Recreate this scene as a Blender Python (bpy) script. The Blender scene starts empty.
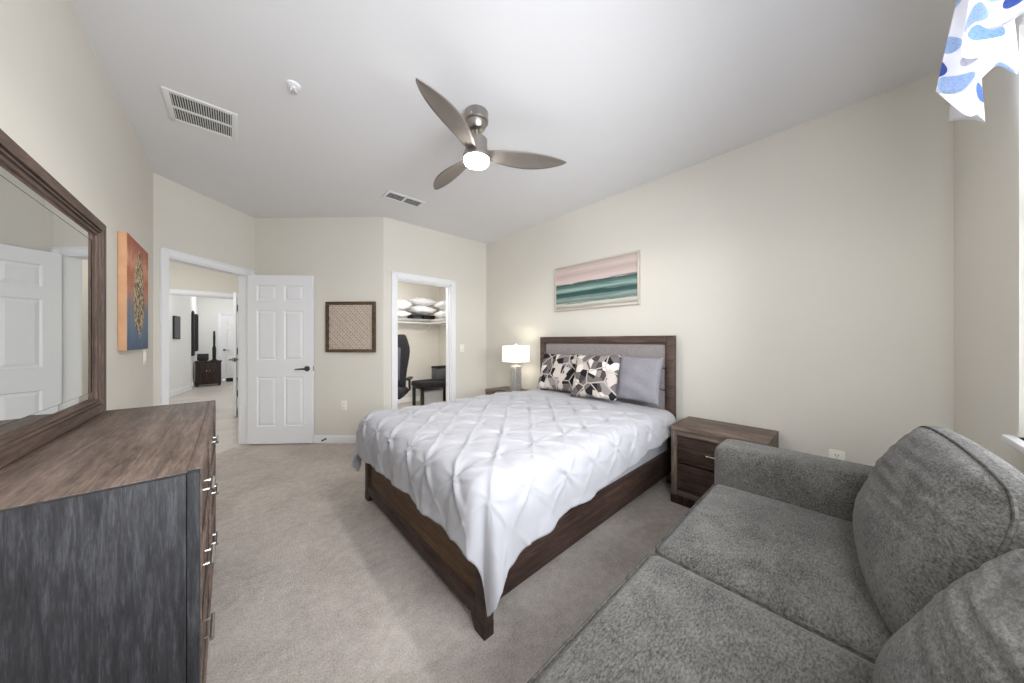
import bpy, bmesh, math, random
from mathutils import Vector, Matrix
R = math.radians
PI = math.pi
SC = bpy.context.scene
COL = SC.collection
rnd = random.Random(7)

# ------------------------------------------------------------------ camera
CAM_H = 1.24
HEADING = R(42.3)
cam_d = bpy.data.cameras.new('camera')
cam_d.sensor_width = 36.0
cam_d.lens = 36.0 * 306.0 / 1024.0
cam_d.shift_y = -0.0008
cam_d.clip_start = 0.02
cam = bpy.data.objects.new('camera', cam_d)
cam.location = (0, 0, CAM_H)
cam.rotation_euler = (PI / 2, 0, -HEADING)
COL.objects.link(cam)
SC.camera = cam

# ------------------------------------------------------------------ exposure, world, lights
SC.view_settings.view_transform = 'Standard'
SC.view_settings.look = 'None'
SC.view_settings.gamma = 1.0
SC.view_settings.use_curve_mapping = False
SC.view_settings.exposure = 0.23
SC.cycles.max_bounces = 14
SC.cycles.diffuse_bounces = 8

w = bpy.data.worlds.new('World')
SC.world = w
w.use_nodes = True
bg = w.node_tree.nodes['Background']
bg.inputs[0].default_value = (0.88, 0.94, 1.0, 1)
bg.inputs[1].default_value = 2.6


def area(name, loc, rot, sx, sy, power, color=(1, 1, 1)):
    l = bpy.data.lights.new(name, 'AREA')
    l.shape = 'RECTANGLE'
    l.size = sx
    l.size_y = sy
    l.energy = power
    l.color = color
    o = bpy.data.objects.new(name, l)
    o.location = loc
    o.rotation_euler = rot
    COL.objects.link(o)
    return o


# overcast daylight arriving through the window in the near wall
area('daylight', (0.92, -0.62, 1.70), (R(86), 0, R(-24)), 2.1, 1.4, 96.0, (0.95, 0.97, 1.0))


def bulb(name, loc, power, radius, color=(1, 1, 1)):
    l = bpy.data.lights.new(name, 'POINT')
    l.energy = power
    l.shadow_soft_size = radius
    l.color = color
    o = bpy.data.objects.new(name, l)
    o.location = loc
    COL.objects.link(o)
    return o


# ------------------------------------------------------------------ materials
def srgb(r, g, b):
    f = lambda c: (c / 255 / 12.92) if c <= 10 else ((c / 255 + 0.055) / 1.055) ** 2.4
    return (f(r), f(g), f(b), 1)


def newmat(name):
    m = bpy.data.materials.new(name)
    m.use_nodes = True
    nt = m.node_tree
    return m, nt, nt.nodes['Principled BSDF']


def nd(nt, t, **kw):
    n = nt.nodes.new(t)
    for k, v in kw.items():
        setattr(n, k, v)
    return n


def ramp(nt, fac, stops, interp='LINEAR'):
    r = nd(nt, 'ShaderNodeValToRGB')
    r.color_ramp.interpolation = interp
    el = r.color_ramp.elements
    while len(el) < len(stops):
        el.new(0.5)
    for e, (p, c) in zip(el, stops):
        e.position = p
        e.color = c
    nt.links.new(fac, r.inputs[0])
    return r.outputs[0]


def coords(nt, scale=(1, 1, 1), rot=(0, 0, 0), loc=(0, 0, 0)):
    tc = nd(nt, 'ShaderNodeTexCoord')
    mp = nd(nt, 'ShaderNodeMapping')
    mp.inputs['Scale'].default_value = scale
    mp.inputs['Rotation'].default_value = rot
    mp.inputs['Location'].default_value = loc
    nt.links.new(tc.outputs['Object'], mp.inputs['Vector'])
    return mp.outputs['Vector']


def noise(nt, vec, scale, detail=4, rough=0.55, dist=0.0):
    n = nd(nt, 'ShaderNodeTexNoise')
    n.inputs['Scale'].default_value = scale
    n.inputs['Detail'].default_value = detail
    n.inputs['Roughness'].default_value = rough
    n.inputs['Distortion'].default_value = dist
    nt.links.new(vec, n.inputs['Vector'])
    return n.outputs['Fac']


def bump(nt, bsdf, fac, strength, dist):
    b = nd(nt, 'ShaderNodeBump')
    b.inputs['Strength'].default_value = strength
    b.inputs['Distance'].default_value = dist
    nt.links.new(fac, b.inputs['Height'])
    nt.links.new(b.outputs[0], bsdf.inputs['Normal'])


def plain(name, col, rough=0.5, metal=0.0, spec=0.5, var=0.0, vscale=6.0, bumps=0.0, bscale=200.0):
    m, nt, b = newmat(name)
    b.inputs['Roughness'].default_value = rough
    b.inputs['Metallic'].default_value = metal
    b.inputs['Specular IOR Level'].default_value = spec
    v = coords(nt)
    f = noise(nt, v, vscale, 3)
    k0, k1 = 1 - var, 1 + var
    c0 = tuple(min(1, c * k0) for c in col[:3]) + (1,)
    c1 = tuple(min(1, c * k1) for c in col[:3]) + (1,)
    nt.links.new(ramp(nt, f, [(0.3, c0), (0.7, c1)]), b.inputs['Base Color'])
    if bumps:
        bump(nt, b, noise(nt, v, bscale, 2), bumps, 0.002)
    return m


def wood(name, dark, mid, light, axis='X', rough=0.55, scale=1.0):
    """straight grained wood with saw marks, the grain running along one axis"""
    m, nt, b = newmat(name)
    b.inputs['Roughness'].default_value = rough
    b.inputs['Specular IOR Level'].default_value = 0.3
    st = {'X': (1.3, 16, 16), 'Y': (16, 1.3, 16), 'Z': (16, 16, 1.3)}[axis]
    v = coords(nt, tuple(s * scale for s in st))
    f1 = noise(nt, v, 2.0, 8, 0.65, 0.8)
    v2 = coords(nt, tuple(s * scale * 3.2 for s in st))
    f2 = noise(nt, v2, 3.0, 6, 0.7, 0.3)
    v3 = coords(nt, (2.2, 2.2, 2.2))
    f3 = noise(nt, v3, 1.6, 4, 0.6, 1.2)
    mx = nd(nt, 'ShaderNodeMath', operation='MULTIPLY_ADD')
    nt.links.new(f2, mx.inputs[0])
    mx.inputs[1].default_value = 0.75
    nt.links.new(f1, mx.inputs[2])
    my = nd(nt, 'ShaderNodeMath', operation='MULTIPLY_ADD')
    nt.links.new(f3, my.inputs[0])
    my.inputs[1].default_value = 0.25
    nt.links.new(mx.outputs[0], my.inputs[2])
    hf = nd(nt, 'ShaderNodeMath', operation='MULTIPLY')
    nt.links.new(my.outputs[0], hf.inputs[0])
    hf.inputs[1].default_value = 0.5
    nt.links.new(ramp(nt, hf.outputs[0], [(0.38, dark), (0.50, mid), (0.61, light)]), b.inputs['Base Color'])
    bump(nt, b, f2, 0.25, 0.002)
    return m


def fabric(name, dark, light, scale=60.0, stretch=(1, 1, 1), rough=0.95, lo=0.38, hi=0.64, bm_=0.5, sheen=0.0, big=0.35):
    m, nt, b = newmat(name)
    b.inputs['Roughness'].default_value = rough
    b.inputs['Specular IOR Level'].default_value = 0.1
    b.inputs['Sheen Weight'].default_value = sheen
    v = coords(nt, stretch)
    f1 = noise(nt, v, scale, 5, 0.75)
    f2 = noise(nt, coords(nt), 7.0, 5, 0.65, 0.6)
    mx = nd(nt, 'ShaderNodeMath', operation='MULTIPLY_ADD')
    nt.links.new(f2, mx.inputs[0])
    mx.inputs[1].default_value = big
    nt.links.new(f1, mx.inputs[2])
    sb = nd(nt, 'ShaderNodeMath', operation='SUBTRACT')
    nt.links.new(mx.outputs[0], sb.inputs[0])
    sb.inputs[1].default_value = big * 0.5
    nt.links.new(ramp(nt, sb.outputs[0], [(lo, dark), (hi, light)]), b.inputs['Base Color'])
    bump(nt, b, f1, bm_, 0.004)
    return m


def emit(name, col, strength):
    m, nt, b = newmat(name)
    b.inputs['Base Color'].default_value = (0.8, 0.8, 0.8, 1)
    b.inputs['Emission Color'].default_value = col
    b.inputs['Emission Strength'].default_value = strength
    return m


M = {}
M['wall'] = plain('wall_paint', srgb(217, 213.6, 204.6), 0.85, spec=0.2, var=0.015, vscale=1.5, bumps=0.08, bscale=300)
M['ceiling'] = plain('ceiling_paint', srgb(226, 226, 228), 0.9, spec=0.1, var=0.01, vscale=2, bumps=0.15, bscale=160)
M['trim'] = plain('trim_white', srgb(236, 237, 240), 0.45, var=0.005)
M['door'] = plain('door_white', srgb(234, 235, 238), 0.42, var=0.005)
M['hall_wall'] = plain('hall_paint', srgb(228, 228, 226), 0.85, spec=0.2, var=0.01)
M['plastic'] = plain('switch_plastic', srgb(240, 238, 230), 0.35, var=0.0)
M['vent'] = plain('vent_white', srgb(228, 228, 228), 0.5, var=0.0)
M['ventdark'] = plain('vent_recess', srgb(70, 72, 74), 0.8, var=0.05)
M['nickel'] = plain('brushed_nickel', srgb(168, 162, 157), 0.32, 1.0, var=0.04, vscale=30)
M['steel'] = plain('polished_steel', srgb(205, 203, 200), 0.2, 1.0, var=0.02)
M['gunmetal'] = plain('dark_nickel', srgb(95, 93, 92), 0.35, 0.9, var=0.03)
M['blade'] = plain('fan_blade_nickel', srgb(132, 124, 118), 0.45, 0.35, var=0.05, vscale=12)
M['black'] = plain('black_finish', srgb(24, 23, 24), 0.5, var=0.1)
M['blackcloth'] = plain('black_cloth', srgb(34, 34, 37), 0.9, var=0.2, vscale=20, bumps=0.3)
M['greycloth'] = plain('grey_cloth', srgb(92, 93, 98), 0.9, var=0.1, vscale=20, bumps=0.3)
M['white_sheet'] = plain('white_cotton', srgb(238, 238, 240), 0.9, spec=0.15, var=0.01, bumps=0.15, bscale=400)
M['duvet'] = plain('duvet_cotton', srgb(169, 169, 174), 0.85, spec=0.15, var=0.012, bumps=0.12, bscale=350)
M['duvet'].node_tree.nodes['Principled BSDF'].inputs['Sheen Weight'].default_value = 0.15
M['boxspring'] = fabric('box_spring_fabric', srgb(160, 161, 167), srgb(192, 193, 199), 120, bm_=0.2, big=0.1)
WD, WM, WL = srgb(72, 60, 53), srgb(107, 92, 83), srgb(136, 119, 108)
for ax in 'XYZ':
    M['wood' + ax] = wood('rustic_brown_wood_' + ax.lower(), WD, WM, WL, ax)
    M['bedwood' + ax] = wood('dark_brown_wood_' + ax.lower(), srgb(36, 27, 24), srgb(60, 45, 39), srgb(84, 66, 57), ax)
M['headwood'] = wood('headboard_wood', srgb(54, 42, 37), srgb(84, 68, 60), srgb(108, 90, 80), 'Y')
M['footpanel'] = wood('footboard_panel_wood', srgb(60, 43, 30), srgb(92, 69, 49), srgb(114, 90, 67), 'Y')
for ax in 'YZ':
    M['mirrorwood' + ax] = wood('mirror_frame_wood_' + ax.lower(), srgb(58, 46, 40), srgb(88, 72, 63), srgb(114, 96, 85), ax)
M['sidewood'] = wood('shaded_grey_wood', srgb(32, 32, 34), srgb(51, 51, 54), srgb(76, 76, 80), 'Z', scale=1.9)  # grey hue of the dresser side, with its shade put into the colour
M['darkgap'] = plain('dark_groove', srgb(26, 21, 19), 0.9, var=0.05)
M['espresso'] = wood('espresso_wood', srgb(30, 22, 20), srgb(52, 40, 35), srgb(72, 56, 50), 'Z')
M['sofa'] = fabric('sofa_chenille', srgb(41, 40, 38), srgb(120, 118, 113), 190, stretch=(0.45, 1, 1), bm_=0.9, sheen=0.2, lo=0.34, hi=0.68, big=0.4)
M['sofapipe'] = fabric('sofa_piping', srgb(58, 56, 54), srgb(98, 96, 92), 80)
M['headfabric'] = fabric('headboard_linen', srgb(126, 119, 119), srgb(160, 153, 153), 130, bm_=0.25, big=0.12)
M['lavender'] = fabric('lavender_grey_cotton', srgb(132, 130, 137), srgb(156, 153, 160), 140, bm_=0.2, big=0.15)
M['base_board'] = M['trim']


def carpet():
    m, nt, b = newmat('carpet_beige')
    b.inputs['Roughness'].default_value = 1.0
    b.inputs['Specular IOR Level'].default_value = 0.05
    v = coords(nt)
    f1 = noise(nt, v, 130, 6, 0.8)
    f2 = noise(nt, v, 2.6, 5, 0.6, 0.7)
    f3 = noise(nt, v, 22, 4, 0.6)
    a = nd(nt, 'ShaderNodeMath', operation='MULTIPLY_ADD')
    nt.links.new(f2, a.inputs[0]); a.inputs[1].default_value = 0.35
    nt.links.new(f1, a.inputs[2])
    c = nd(nt, 'ShaderNodeMath', operation='MULTIPLY_ADD')
    nt.links.new(f3, c.inputs[0]); c.inputs[1].default_value = 0.3
    nt.links.new(a.outputs[0], c.inputs[2])
    nt.links.new(ramp(nt, c.outputs[0], [(0.56, srgb(142, 132, 125)), (0.96, srgb(216, 207, 199))]), b.inputs['Base Color'])
    bump(nt, b, f1, 0.9, 0.01)
    return m


M['carpet'] = carpet()


def plank_tile():
    m, nt, b = newmat('pale_plank_tile')
    b.inputs['Roughness'].default_value = 0.45
    v = coords(nt)
    br = nd(nt, 'ShaderNodeTexBrick')
    br.inputs['Color1'].default_value = srgb(190, 183, 176)
    br.inputs['Color2'].default_value = srgb(178, 171, 164)
    br.inputs['Mortar'].default_value = srgb(160, 152, 146)
    br.inputs['Scale'].default_value = 1.0
    br.inputs['Brick Width'].default_value = 1.1
    br.inputs['Row Height'].default_value = 0.2
    br.inputs['Mortar Size'].default_value = 0.004
    nt.links.new(v, br.inputs['Vector'])
    nt.links.new(br.outputs['Color'], b.inputs['Base Color'])
    return m


M['tile'] = plank_tile()


def mirror_mat():
    m, nt, b = newmat('mirror_silver')
    b.inputs['Base Color'].default_value = (0.86, 0.88, 0.88, 1)
    b.inputs['Metallic'].default_value = 1.0
    b.inputs['Roughness'].default_value = 0.0
    return m


M['mirror'] = mirror_mat()


def pane_mat():
    m = bpy.data.materials.new('window_glass')
    m.use_nodes = True
    nt = m.node_tree
    nt.nodes.clear()
    out = nd(nt, 'ShaderNodeOutputMaterial')
    mix = nd(nt, 'ShaderNodeMixShader')
    tr = nd(nt, 'ShaderNodeBsdfTransparent')
    gl = nd(nt, 'ShaderNodeBsdfGlossy')
    gl.inputs['Roughness'].default_value = 0.02
    lw = nd(nt, 'ShaderNodeFresnel')
    lw.inputs[0].default_value = 1.3
    nt.links.new(lw.outputs[0], mix.inputs[0])
    nt.links.new(tr.outputs[0], mix.inputs[1])
    nt.links.new(gl.outputs[0], mix.inputs[2])
    nt.links.new(mix.outputs[0], out.inputs[0])
    return m


M['pane'] = pane_mat()


def shade_mat():
    """white linen lamp shade lit from inside"""
    m, nt, b = newmat('lamp_shade_linen')
    b.inputs['Base Color'].default_value = srgb(245, 242, 234)
    b.inputs['Roughness'].default_value = 0.9
    b.inputs['Transmission Weight'].default_value = 0.0
    b.inputs['Emission Color'].default_value = srgb(255, 247, 232)
    b.inputs['Emission Strength'].default_value = 0.5
    return m


M['shade'] = shade_mat()
M['fanlight'] = emit('fan_light_lens', (1.0, 0.96, 0.91, 1), 60.0)
M['hallfill'] = emit('hall_fill_lens', (1.0, 0.99, 0.97, 1), 60.0)  # lens of the unseen lamps added to brighten hall and far room
M['closetfill'] = emit('closet_fill_lens', (1.0, 0.985, 0.97, 1), 120.0)  # lens of the unseen lamp added to brighten the closet
M['lampglass'] = plain('mercury_glass', srgb(186, 184, 182), 0.28, 0.6, var=0.22, vscale=45, bumps=0.5, bscale=60)


def shard_mat():
    """patchwork of angular shards in cream, taupe, grey and black crossed by pale bands"""
    m, nt, b = newmat('shard_print_fabric')
    b.inputs['Roughness'].default_value = 0.9
    b.inputs['Specular IOR Level'].default_value = 0.1
    v = coords(nt, (1, 1, 1), (0, 0, R(24)))
    vo = nd(nt, 'ShaderNodeTexVoronoi', voronoi_dimensions='2D', feature='F1', distance='EUCLIDEAN')
    vo.inputs['Scale'].default_value = 15
    nt.links.new(v, vo.inputs['Vector'])
    sp = nd(nt, 'ShaderNodeSeparateColor')
    nt.links.new(vo.outputs['Color'], sp.inputs[0])
    c1 = ramp(nt, sp.outputs[0], [(0.0, srgb(40, 38, 40)), (0.17, srgb(112, 106, 106)), (0.44, srgb(196, 187, 180)),
                                  (0.62, srgb(78, 72, 73)), (0.74, srgb(222, 215, 208)), (0.88, srgb(146, 138, 136))], 'CONSTANT')
    v2 = coords(nt, (1, 1, 1), (0, 0, R(-18)), (0.3, 0.1, 0))
    ve = nd(nt, 'ShaderNodeTexVoronoi', voronoi_dimensions='2D', feature='DISTANCE_TO_EDGE')
    ve.inputs['Scale'].default_value = 6.0
    nt.links.new(v2, ve.inputs['Vector'])
    lt = nd(nt, 'ShaderNodeMath', operation='LESS_THAN')
    nt.links.new(ve.outputs['Distance'], lt.inputs[0])
    lt.inputs[1].default_value = 0.032
    mx = nd(nt, 'ShaderNodeMix', data_type='RGBA')
    nt.links.new(lt.outputs[0], mx.inputs['Factor'])
    nt.links.new(c1, mx.inputs[6])
    mx.inputs[7].default_value = srgb(188, 176, 168)
    nt.links.new(mx.outputs[2], b.inputs['Base Color'])
    bump(nt, b, noise(nt, v, 300, 2), 0.2, 0.002)
    return m


M['shards'] = shard_mat()


def sea_mat():
    """pink sky over bands of teal surf; local Y runs along the picture, local Z up, both from its lower corner"""
    m, nt, b = newmat('seascape_paint')
    b.inputs['Roughness'].default_value = 0.6
    v = coords(nt)
    sep = nd(nt, 'ShaderNodeSeparateXYZ')
    nt.links.new(v, sep.inputs[0])
    vn = coords(nt, (1, 1.3, 44))
    n = noise(nt, vn, 1.6, 6, 0.65, 0.6)
    a = nd(nt, 'ShaderNodeMath', operation='MULTIPLY_ADD')
    nt.links.new(n, a.inputs[0]); a.inputs[1].default_value = 0.17
    zz = nd(nt, 'ShaderNodeMath', operation='MULTIPLY')
    nt.links.new(sep.outputs[2], zz.inputs[0]); zz.inputs[1].default_value = 0.95 / 0.52
    nt.links.new(zz.outputs[0], a.inputs[2])
    stops = [(0.04, srgb(120, 108, 98)), (0.09, srgb(214, 208, 196)), (0.15, srgb(150, 140, 128)), (0.2, srgb(206, 208, 198)),
             (0.25, srgb(96, 112, 106)), (0.31, srgb(142, 164, 156)), (0.38, srgb(44, 82, 80)), (0.44, srgb(36, 70, 68)),
             (0.5, srgb(150, 176, 168)), (0.56, srgb(88, 122, 116)), (0.63, srgb(42, 66, 64)), (0.66, srgb(206, 192, 188)),
             (0.73, srgb(204, 183, 177)), (0.82, srgb(184, 167, 162)), (0.9, srgb(206, 188, 181)), (1.0, srgb(180, 167, 162))]
    nt.links.new(ramp(nt, a.outputs[0], stops), b.inputs['Base Color'])
    bump(nt, b, n, 0.4, 0.004)
    return m


M['sea'] = sea_mat()


def abstract_mat():
    """orange fading to blue from top to bottom with a loose gold and brown cluster down the middle"""
    m, nt, b = newmat('abstract_canvas_paint')
    b.inputs['Roughness'].default_value = 0.6
    v = coords(nt)
    sep = nd(nt, 'ShaderNodeSeparateXYZ')
    nt.links.new(v, sep.inputs[0])
    n = noise(nt, coords(nt, (1, 5, 2.2)), 2.2, 6, 0.65, 1.0)
    a = nd(nt, 'ShaderNodeMath', operation='MULTIPLY_ADD')
    nt.links.new(n, a.inputs[0]); a.inputs[1].default_value = 0.45
    zz = nd(nt, 'ShaderNodeMath', operation='MULTIPLY_ADD')
    nt.links.new(sep.outputs[2], zz.inputs[0]); zz.inputs[1].default_value = 1 / 0.74
    zz.inputs[2].default_value = -0.22
    nt.links.new(zz.outputs[0], a.inputs[2])
    base = ramp(nt, a.outputs[0], [(0.0, srgb(52, 78, 108)), (0.22, srgb(92, 116, 140)), (0.4, srgb(116, 118, 126)), (0.52, srgb(186, 128, 100)),
                                   (0.66, srgb(178, 96, 62)), (0.8, srgb(214, 150, 122)), (0.95, srgb(160, 86, 58))])
    # cluster mask
    yy = nd(nt, 'ShaderNodeMath', operation='MULTIPLY_ADD')
    nt.links.new(sep.outputs[1], yy.inputs[0]); yy.inputs[1].default_value = 1 / 0.17
    yy.inputs[2].default_value = -0.33 / 0.17
    z2 = nd(nt, 'ShaderNodeMath', operation='MULTIPLY_ADD')
    nt.links.new(sep.outputs[2], z2.inputs[0]); z2.inputs[1].default_value = 1 / 0.31
    z2.inputs[2].default_value = -0.38 / 0.31
    p1 = nd(nt, 'ShaderNodeMath', operation='POWER'); nt.links.new(yy.outputs[0], p1.inputs[0]); p1.inputs[1].default_value = 2
    p2 = nd(nt, 'ShaderNodeMath', operation='POWER'); nt.links.new(z2.outputs[0], p2.inputs[0]); p2.inputs[1].default_value = 2
    s = nd(nt, 'ShaderNodeMath', operation='ADD'); nt.links.new(p1.outputs[0], s.inputs[0]); nt.links.new(p2.outputs[0], s.inputs[1])
    nn = noise(nt, v, 14, 5, 0.7, 0.8)
    s2 = nd(nt, 'ShaderNodeMath', operation='MULTIPLY_ADD'); nt.links.new(nn, s2.inputs[0]); s2.inputs[1].default_value = 2.2; nt.links.new(s.outputs[0], s2.inputs[2])
    lt = nd(nt, 'ShaderNodeMath', operation='LESS_THAN'); nt.links.new(s2.outputs[0], lt.inputs[0]); lt.inputs[1].default_value = 1.95
    gold = ramp(nt, noise(nt, v, 38, 3, 0.6), [(0.36, srgb(70, 58, 48)), (0.48, srgb(176, 150, 108)), (0.56, srgb(224, 206, 168)), (0.64, srgb(104, 88, 64))], 'CONSTANT')
    mx = nd(nt, 'ShaderNodeMix', data_type='RGBA')
    nt.links.new(lt.outputs[0], mx.inputs['Factor'])
    nt.links.new(base, mx.inputs[6])
    nt.links.new(gold, mx.inputs[7])
    nt.links.new(mx.outputs[2], b.inputs['Base Color'])
    return m


M['abstract'] = abstract_mat()
M['canvas_edge'] = plain('canvas_edge_orange', srgb(206, 160, 122), 0.7, var=0.12, vscale=7)


def valance_mat():
    """white cotton with large blue, pale blue and grey leaves"""
    m, nt, b = newmat('valance_leaf_print')
    b.inputs['Roughness'].default_value = 0.9
    uv = nd(nt, 'ShaderNodeUVMap')
    mp = nd(nt, 'ShaderNodeMapping')
    mp.inputs['Rotation'].default_value = (0, 0, R(35))
    mp.inputs['Scale'].default_value = (1, 1.7, 1)
    nt.links.new(uv.outputs[0], mp.inputs[0])
    vo = nd(nt, 'ShaderNodeTexVoronoi', voronoi_dimensions='2D', feature='F1')
    vo.inputs['Scale'].default_value = 6.5
    vo.inputs['Randomness'].default_value = 0.8
    nt.links.new(mp.outputs[0], vo.inputs['Vector'])
    lt = nd(nt, 'ShaderNodeMath', operation='LESS_THAN')
    nt.links.new(vo.outputs['Distance'], lt.inputs[0])
    lt.inputs[1].default_value = 0.31
    sp = nd(nt, 'ShaderNodeSeparateColor')
    nt.links.new(vo.outputs['Color'], sp.inputs[0])
    leaf = ramp(nt, sp.outputs[0], [(0.0, srgb(96, 124, 190)), (0.3, srgb(196, 214, 236)), (0.52, srgb(218, 216, 222)), (0.8, srgb(108, 134, 194))], 'CONSTANT')
    sn = noise(nt, mp.outputs[0], 120, 2, 0.6)
    wv = ramp(nt, sn, [(0.45, (1, 1, 1, 1)), (0.62, srgb(200, 210, 235))])
    ml = nd(nt, 'ShaderNodeMix', data_type='RGBA', blend_type='MULTIPLY')
    ml.inputs['Factor'].default_value = 0.6
    nt.links.new(leaf, ml.inputs[6]); nt.links.new(wv, ml.inputs[7])
    mx = nd(nt, 'ShaderNodeMix', data_type='RGBA')
    nt.links.new(lt.outputs[0], mx.inputs['Factor'])
    mx.inputs[6].default_value = srgb(244, 244, 248)
    nt.links.new(ml.outputs[2], mx.inputs[7])
    nt.links.new(mx.outputs[2], b.inputs['Base Color'])
    tl = nd(nt, 'ShaderNodeBsdfTranslucent')
    nt.links.new(mx.outputs[2], tl.inputs[0])
    ms = nd(nt, 'ShaderNodeMixShader')
    ms.inputs[0].default_value = 0.45
    out = nt.nodes['Material Output']
    nt.links.new(b.outputs[0], ms.inputs[1])
    nt.links.new(tl.outputs[0], ms.inputs[2])
    nt.links.new(ms.outputs[0], out.inputs[0])
    return m


M['valance'] = valance_mat()


# ------------------------------------------------------------------ mesh helpers
class MB:
    """collects shapes, then links them as one mesh object"""

    def __init__(s):
        s.v = []
        s.f = []
        s.uv = None

    def add(s, verts, faces, mat=None):
        o = len(s.v)
        for p in verts:
            p = Vector(p)
            if mat is not None:
                p = mat @ p
            s.v.append(tuple(p))
        s.f += [tuple(i + o for i in f) for f in faces]
        return s

    def bm(s, bm, mat=None):
        bm.verts.ensure_lookup_table()
        for i, v in enumerate(bm.verts):
            v.index = i
        s.add([v.co.copy() for v in bm.verts], [[v.index for v in f.verts] for f in bm.faces], mat)
        bm.free()
        return s

    def box(s, x0, x1, y0, y1, z0, z1, bev=0.0, seg=2, mat=None):
        b = bmesh.new()
        bmesh.ops.create_cube(b, size=1)
        for v in b.verts:
            v.co = Vector(((x0 + x1) / 2 + v.co.x * (x1 - x0), (y0 + y1) / 2 + v.co.y * (y1 - y0), (z0 + z1) / 2 + v.co.z * (z1 - z0)))
        if bev > 0:
            bmesh.ops.bevel(b, geom=b.edges[:], offset=bev, segments=seg, affect='EDGES', profile=0.5)
        return s.bm(b, mat)

    def lathe(s, prof, n=32, mat=None, cx=0, cy=0):
        vs, fs = [], []
        for r, z in prof:
            for k in range(n):
                a = 2 * PI * k / n
                vs.append((cx + r * math.cos(a), cy + r * math.sin(a), z))
        for i in range(len(prof) - 1):
            for k in range(n):
                k2 = (k + 1) % n
                fs.append((i * n + k, i * n + k2, (i + 1) * n + k2, (i + 1) * n + k))
        if prof[0][0] > 1e-5:
            fs.append(tuple(reversed(range(n))))
        if prof[-1][0] > 1e-5:
            fs.append(tuple((len(prof) - 1) * n + k for k in range(n)))
        return s.add(vs, fs, mat)

    def tube(s, pts, r, n=10, closed=False, mat=None):
        pts = [Vector(p) for p in pts]
        m = len(pts)
        vs, fs = [], []
        up = None
        for i, p in enumerate(pts):
            if closed:
                t = (pts[(i + 1) % m] - pts[(i - 1) % m]).normalized()
            else:
                t = (pts[min(i + 1, m - 1)] - pts[max(i - 1, 0)]).normalized()
            if up is None:
                ref = Vector((0, 0, 1)) if abs(t.z) < 0.9 else Vector((1, 0, 0))
                up = (ref - t * ref.dot(t)).normalized()
            else:
                up = (up - t * up.dot(t)).normalized()
            sd = t.cross(up)
            rr = r(i / (m - 1)) if callable(r) else r
            for k in range(n):
                a = 2 * PI * k / n
                vs.append(p + (up * math.cos(a) + sd * math.sin(a)) * rr)
        L = m if closed else m - 1
        for i in range(L):
            j = (i + 1) % m
            for k in range(n):
                k2 = (k + 1) % n
                fs.append((i * n + k, i * n + k2, j * n + k2, j * n + k))
        if not closed:
            fs.append(tuple(reversed(range(n))))
            fs.append(tuple((m - 1) * n + k for k in range(n)))
        return s.add(vs, fs, mat)

    def grid(s, fn, nu, nv, mat=None, flip=False):
        vs = [fn(i / nu, j / nv) for i in range(nu + 1) for j in range(nv + 1)]
        fs = []
        for i in range(nu):
            for j in range(nv):
                q = (i * (nv + 1) + j, (i + 1) * (nv + 1) + j, (i + 1) * (nv + 1) + j + 1, i * (nv + 1) + j + 1)
                fs.append(tuple(reversed(q)) if flip else q)
        return s.add(vs, fs, mat)

    def prism(s, poly, z0, z1, mat=None):
        n = len(poly)
        vs = [(x, y, z0) for x, y in poly] + [(x, y, z1) for x, y in poly]
        fs = [tuple(reversed(range(n))), tuple(range(n, 2 * n))]
        for k in range(n):
            k2 = (k + 1) % n
            fs.append((k, k2, n + k2, n + k))
        return s.add(vs, fs, mat)

    def rbox(s, c, half, rad, n=14, puff=(0, 0, 0), fn=None, mat=None):
        """rounded, optionally crowned box"""
        b = bmesh.new()
        bmesh.ops.create_cube(b, size=2)
        bmesh.ops.subdivide_edges(b, edges=b.edges[:], cuts=n, use_grid_fill=True)
        h = Vector(half)
        for v in b.verts:
            u = v.co.copy()
            # crowd the samples near the edges
            q = Vector([math.copysign(1 - (1 - abs(t)) ** 1.5, t) for t in u])
            p = Vector((q.x * h.x, q.y * h.y, q.z * h.z))
            inner = Vector([max(-h[i] + rad, min(h[i] - rad, p[i])) for i in range(3)])
            d = p - inner
            if d.length > 1e-6:
                p = inner + d.normalized() * rad
            w_ = [max(0, 1 - q[i] ** 2) for i in range(3)]
            p.x += math.copysign(puff[0], q.x) * abs(q.x) * (w_[1] * w_[2]) ** 0.6 if puff[0] else 0
            p.y += math.copysign(puff[1], q.y) * abs(q.y) * (w_[0] * w_[2]) ** 0.6 if puff[1] else 0
            p.z += math.copysign(puff[2], q.z) * abs(q.z) * (w_[0] * w_[1]) ** 0.6 if puff[2] else 0
            if fn:
                p = fn(p, q)
            v.co = p + Vector(c)
        return s.bm(b, mat)

    def build(s, name, mat, parent=None, loc=(0, 0, 0), smooth=True, angle=35):
        me = bpy.data.meshes.new(name)
        me.from_pydata(s.v, [], s.f)
        me.validate()
        b = bmesh.new()
        b.from_mesh(me)
        bmesh.ops.recalc_face_normals(b, faces=b.faces[:])
        b.to_mesh(me)
        b.free()
        me.materials.append(M[mat] if isinstance(mat, str) else mat)
        if smooth:
            for p in me.polygons:
                p.use_smooth = True
            try:
                me.set_sharp_from_angle(angle=R(angle))
            except Exception:
                pass
        o = bpy.data.objects.new(name, me)
        COL.objects.link(o)
        o.location = loc
        if parent is not None:
            o.parent = parent
        return o


def empty(name, label, cat, loc=(0, 0, 0), rz=0.0, group=None):
    o = bpy.data.objects.new(name, None)
    o.empty_display_size = 0.1
    COL.objects.link(o)
    o.location = loc
    o.rotation_euler = (0, 0, rz)
    tag(o, label, cat, group)
    return o


def tag(o, label=None, cat=None, group=None, kind=None):
    if label: o['label'] = label
    if cat: o['category'] = cat
    if group: o['group'] = group
    if kind: o['kind'] = kind
    return o


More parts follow.
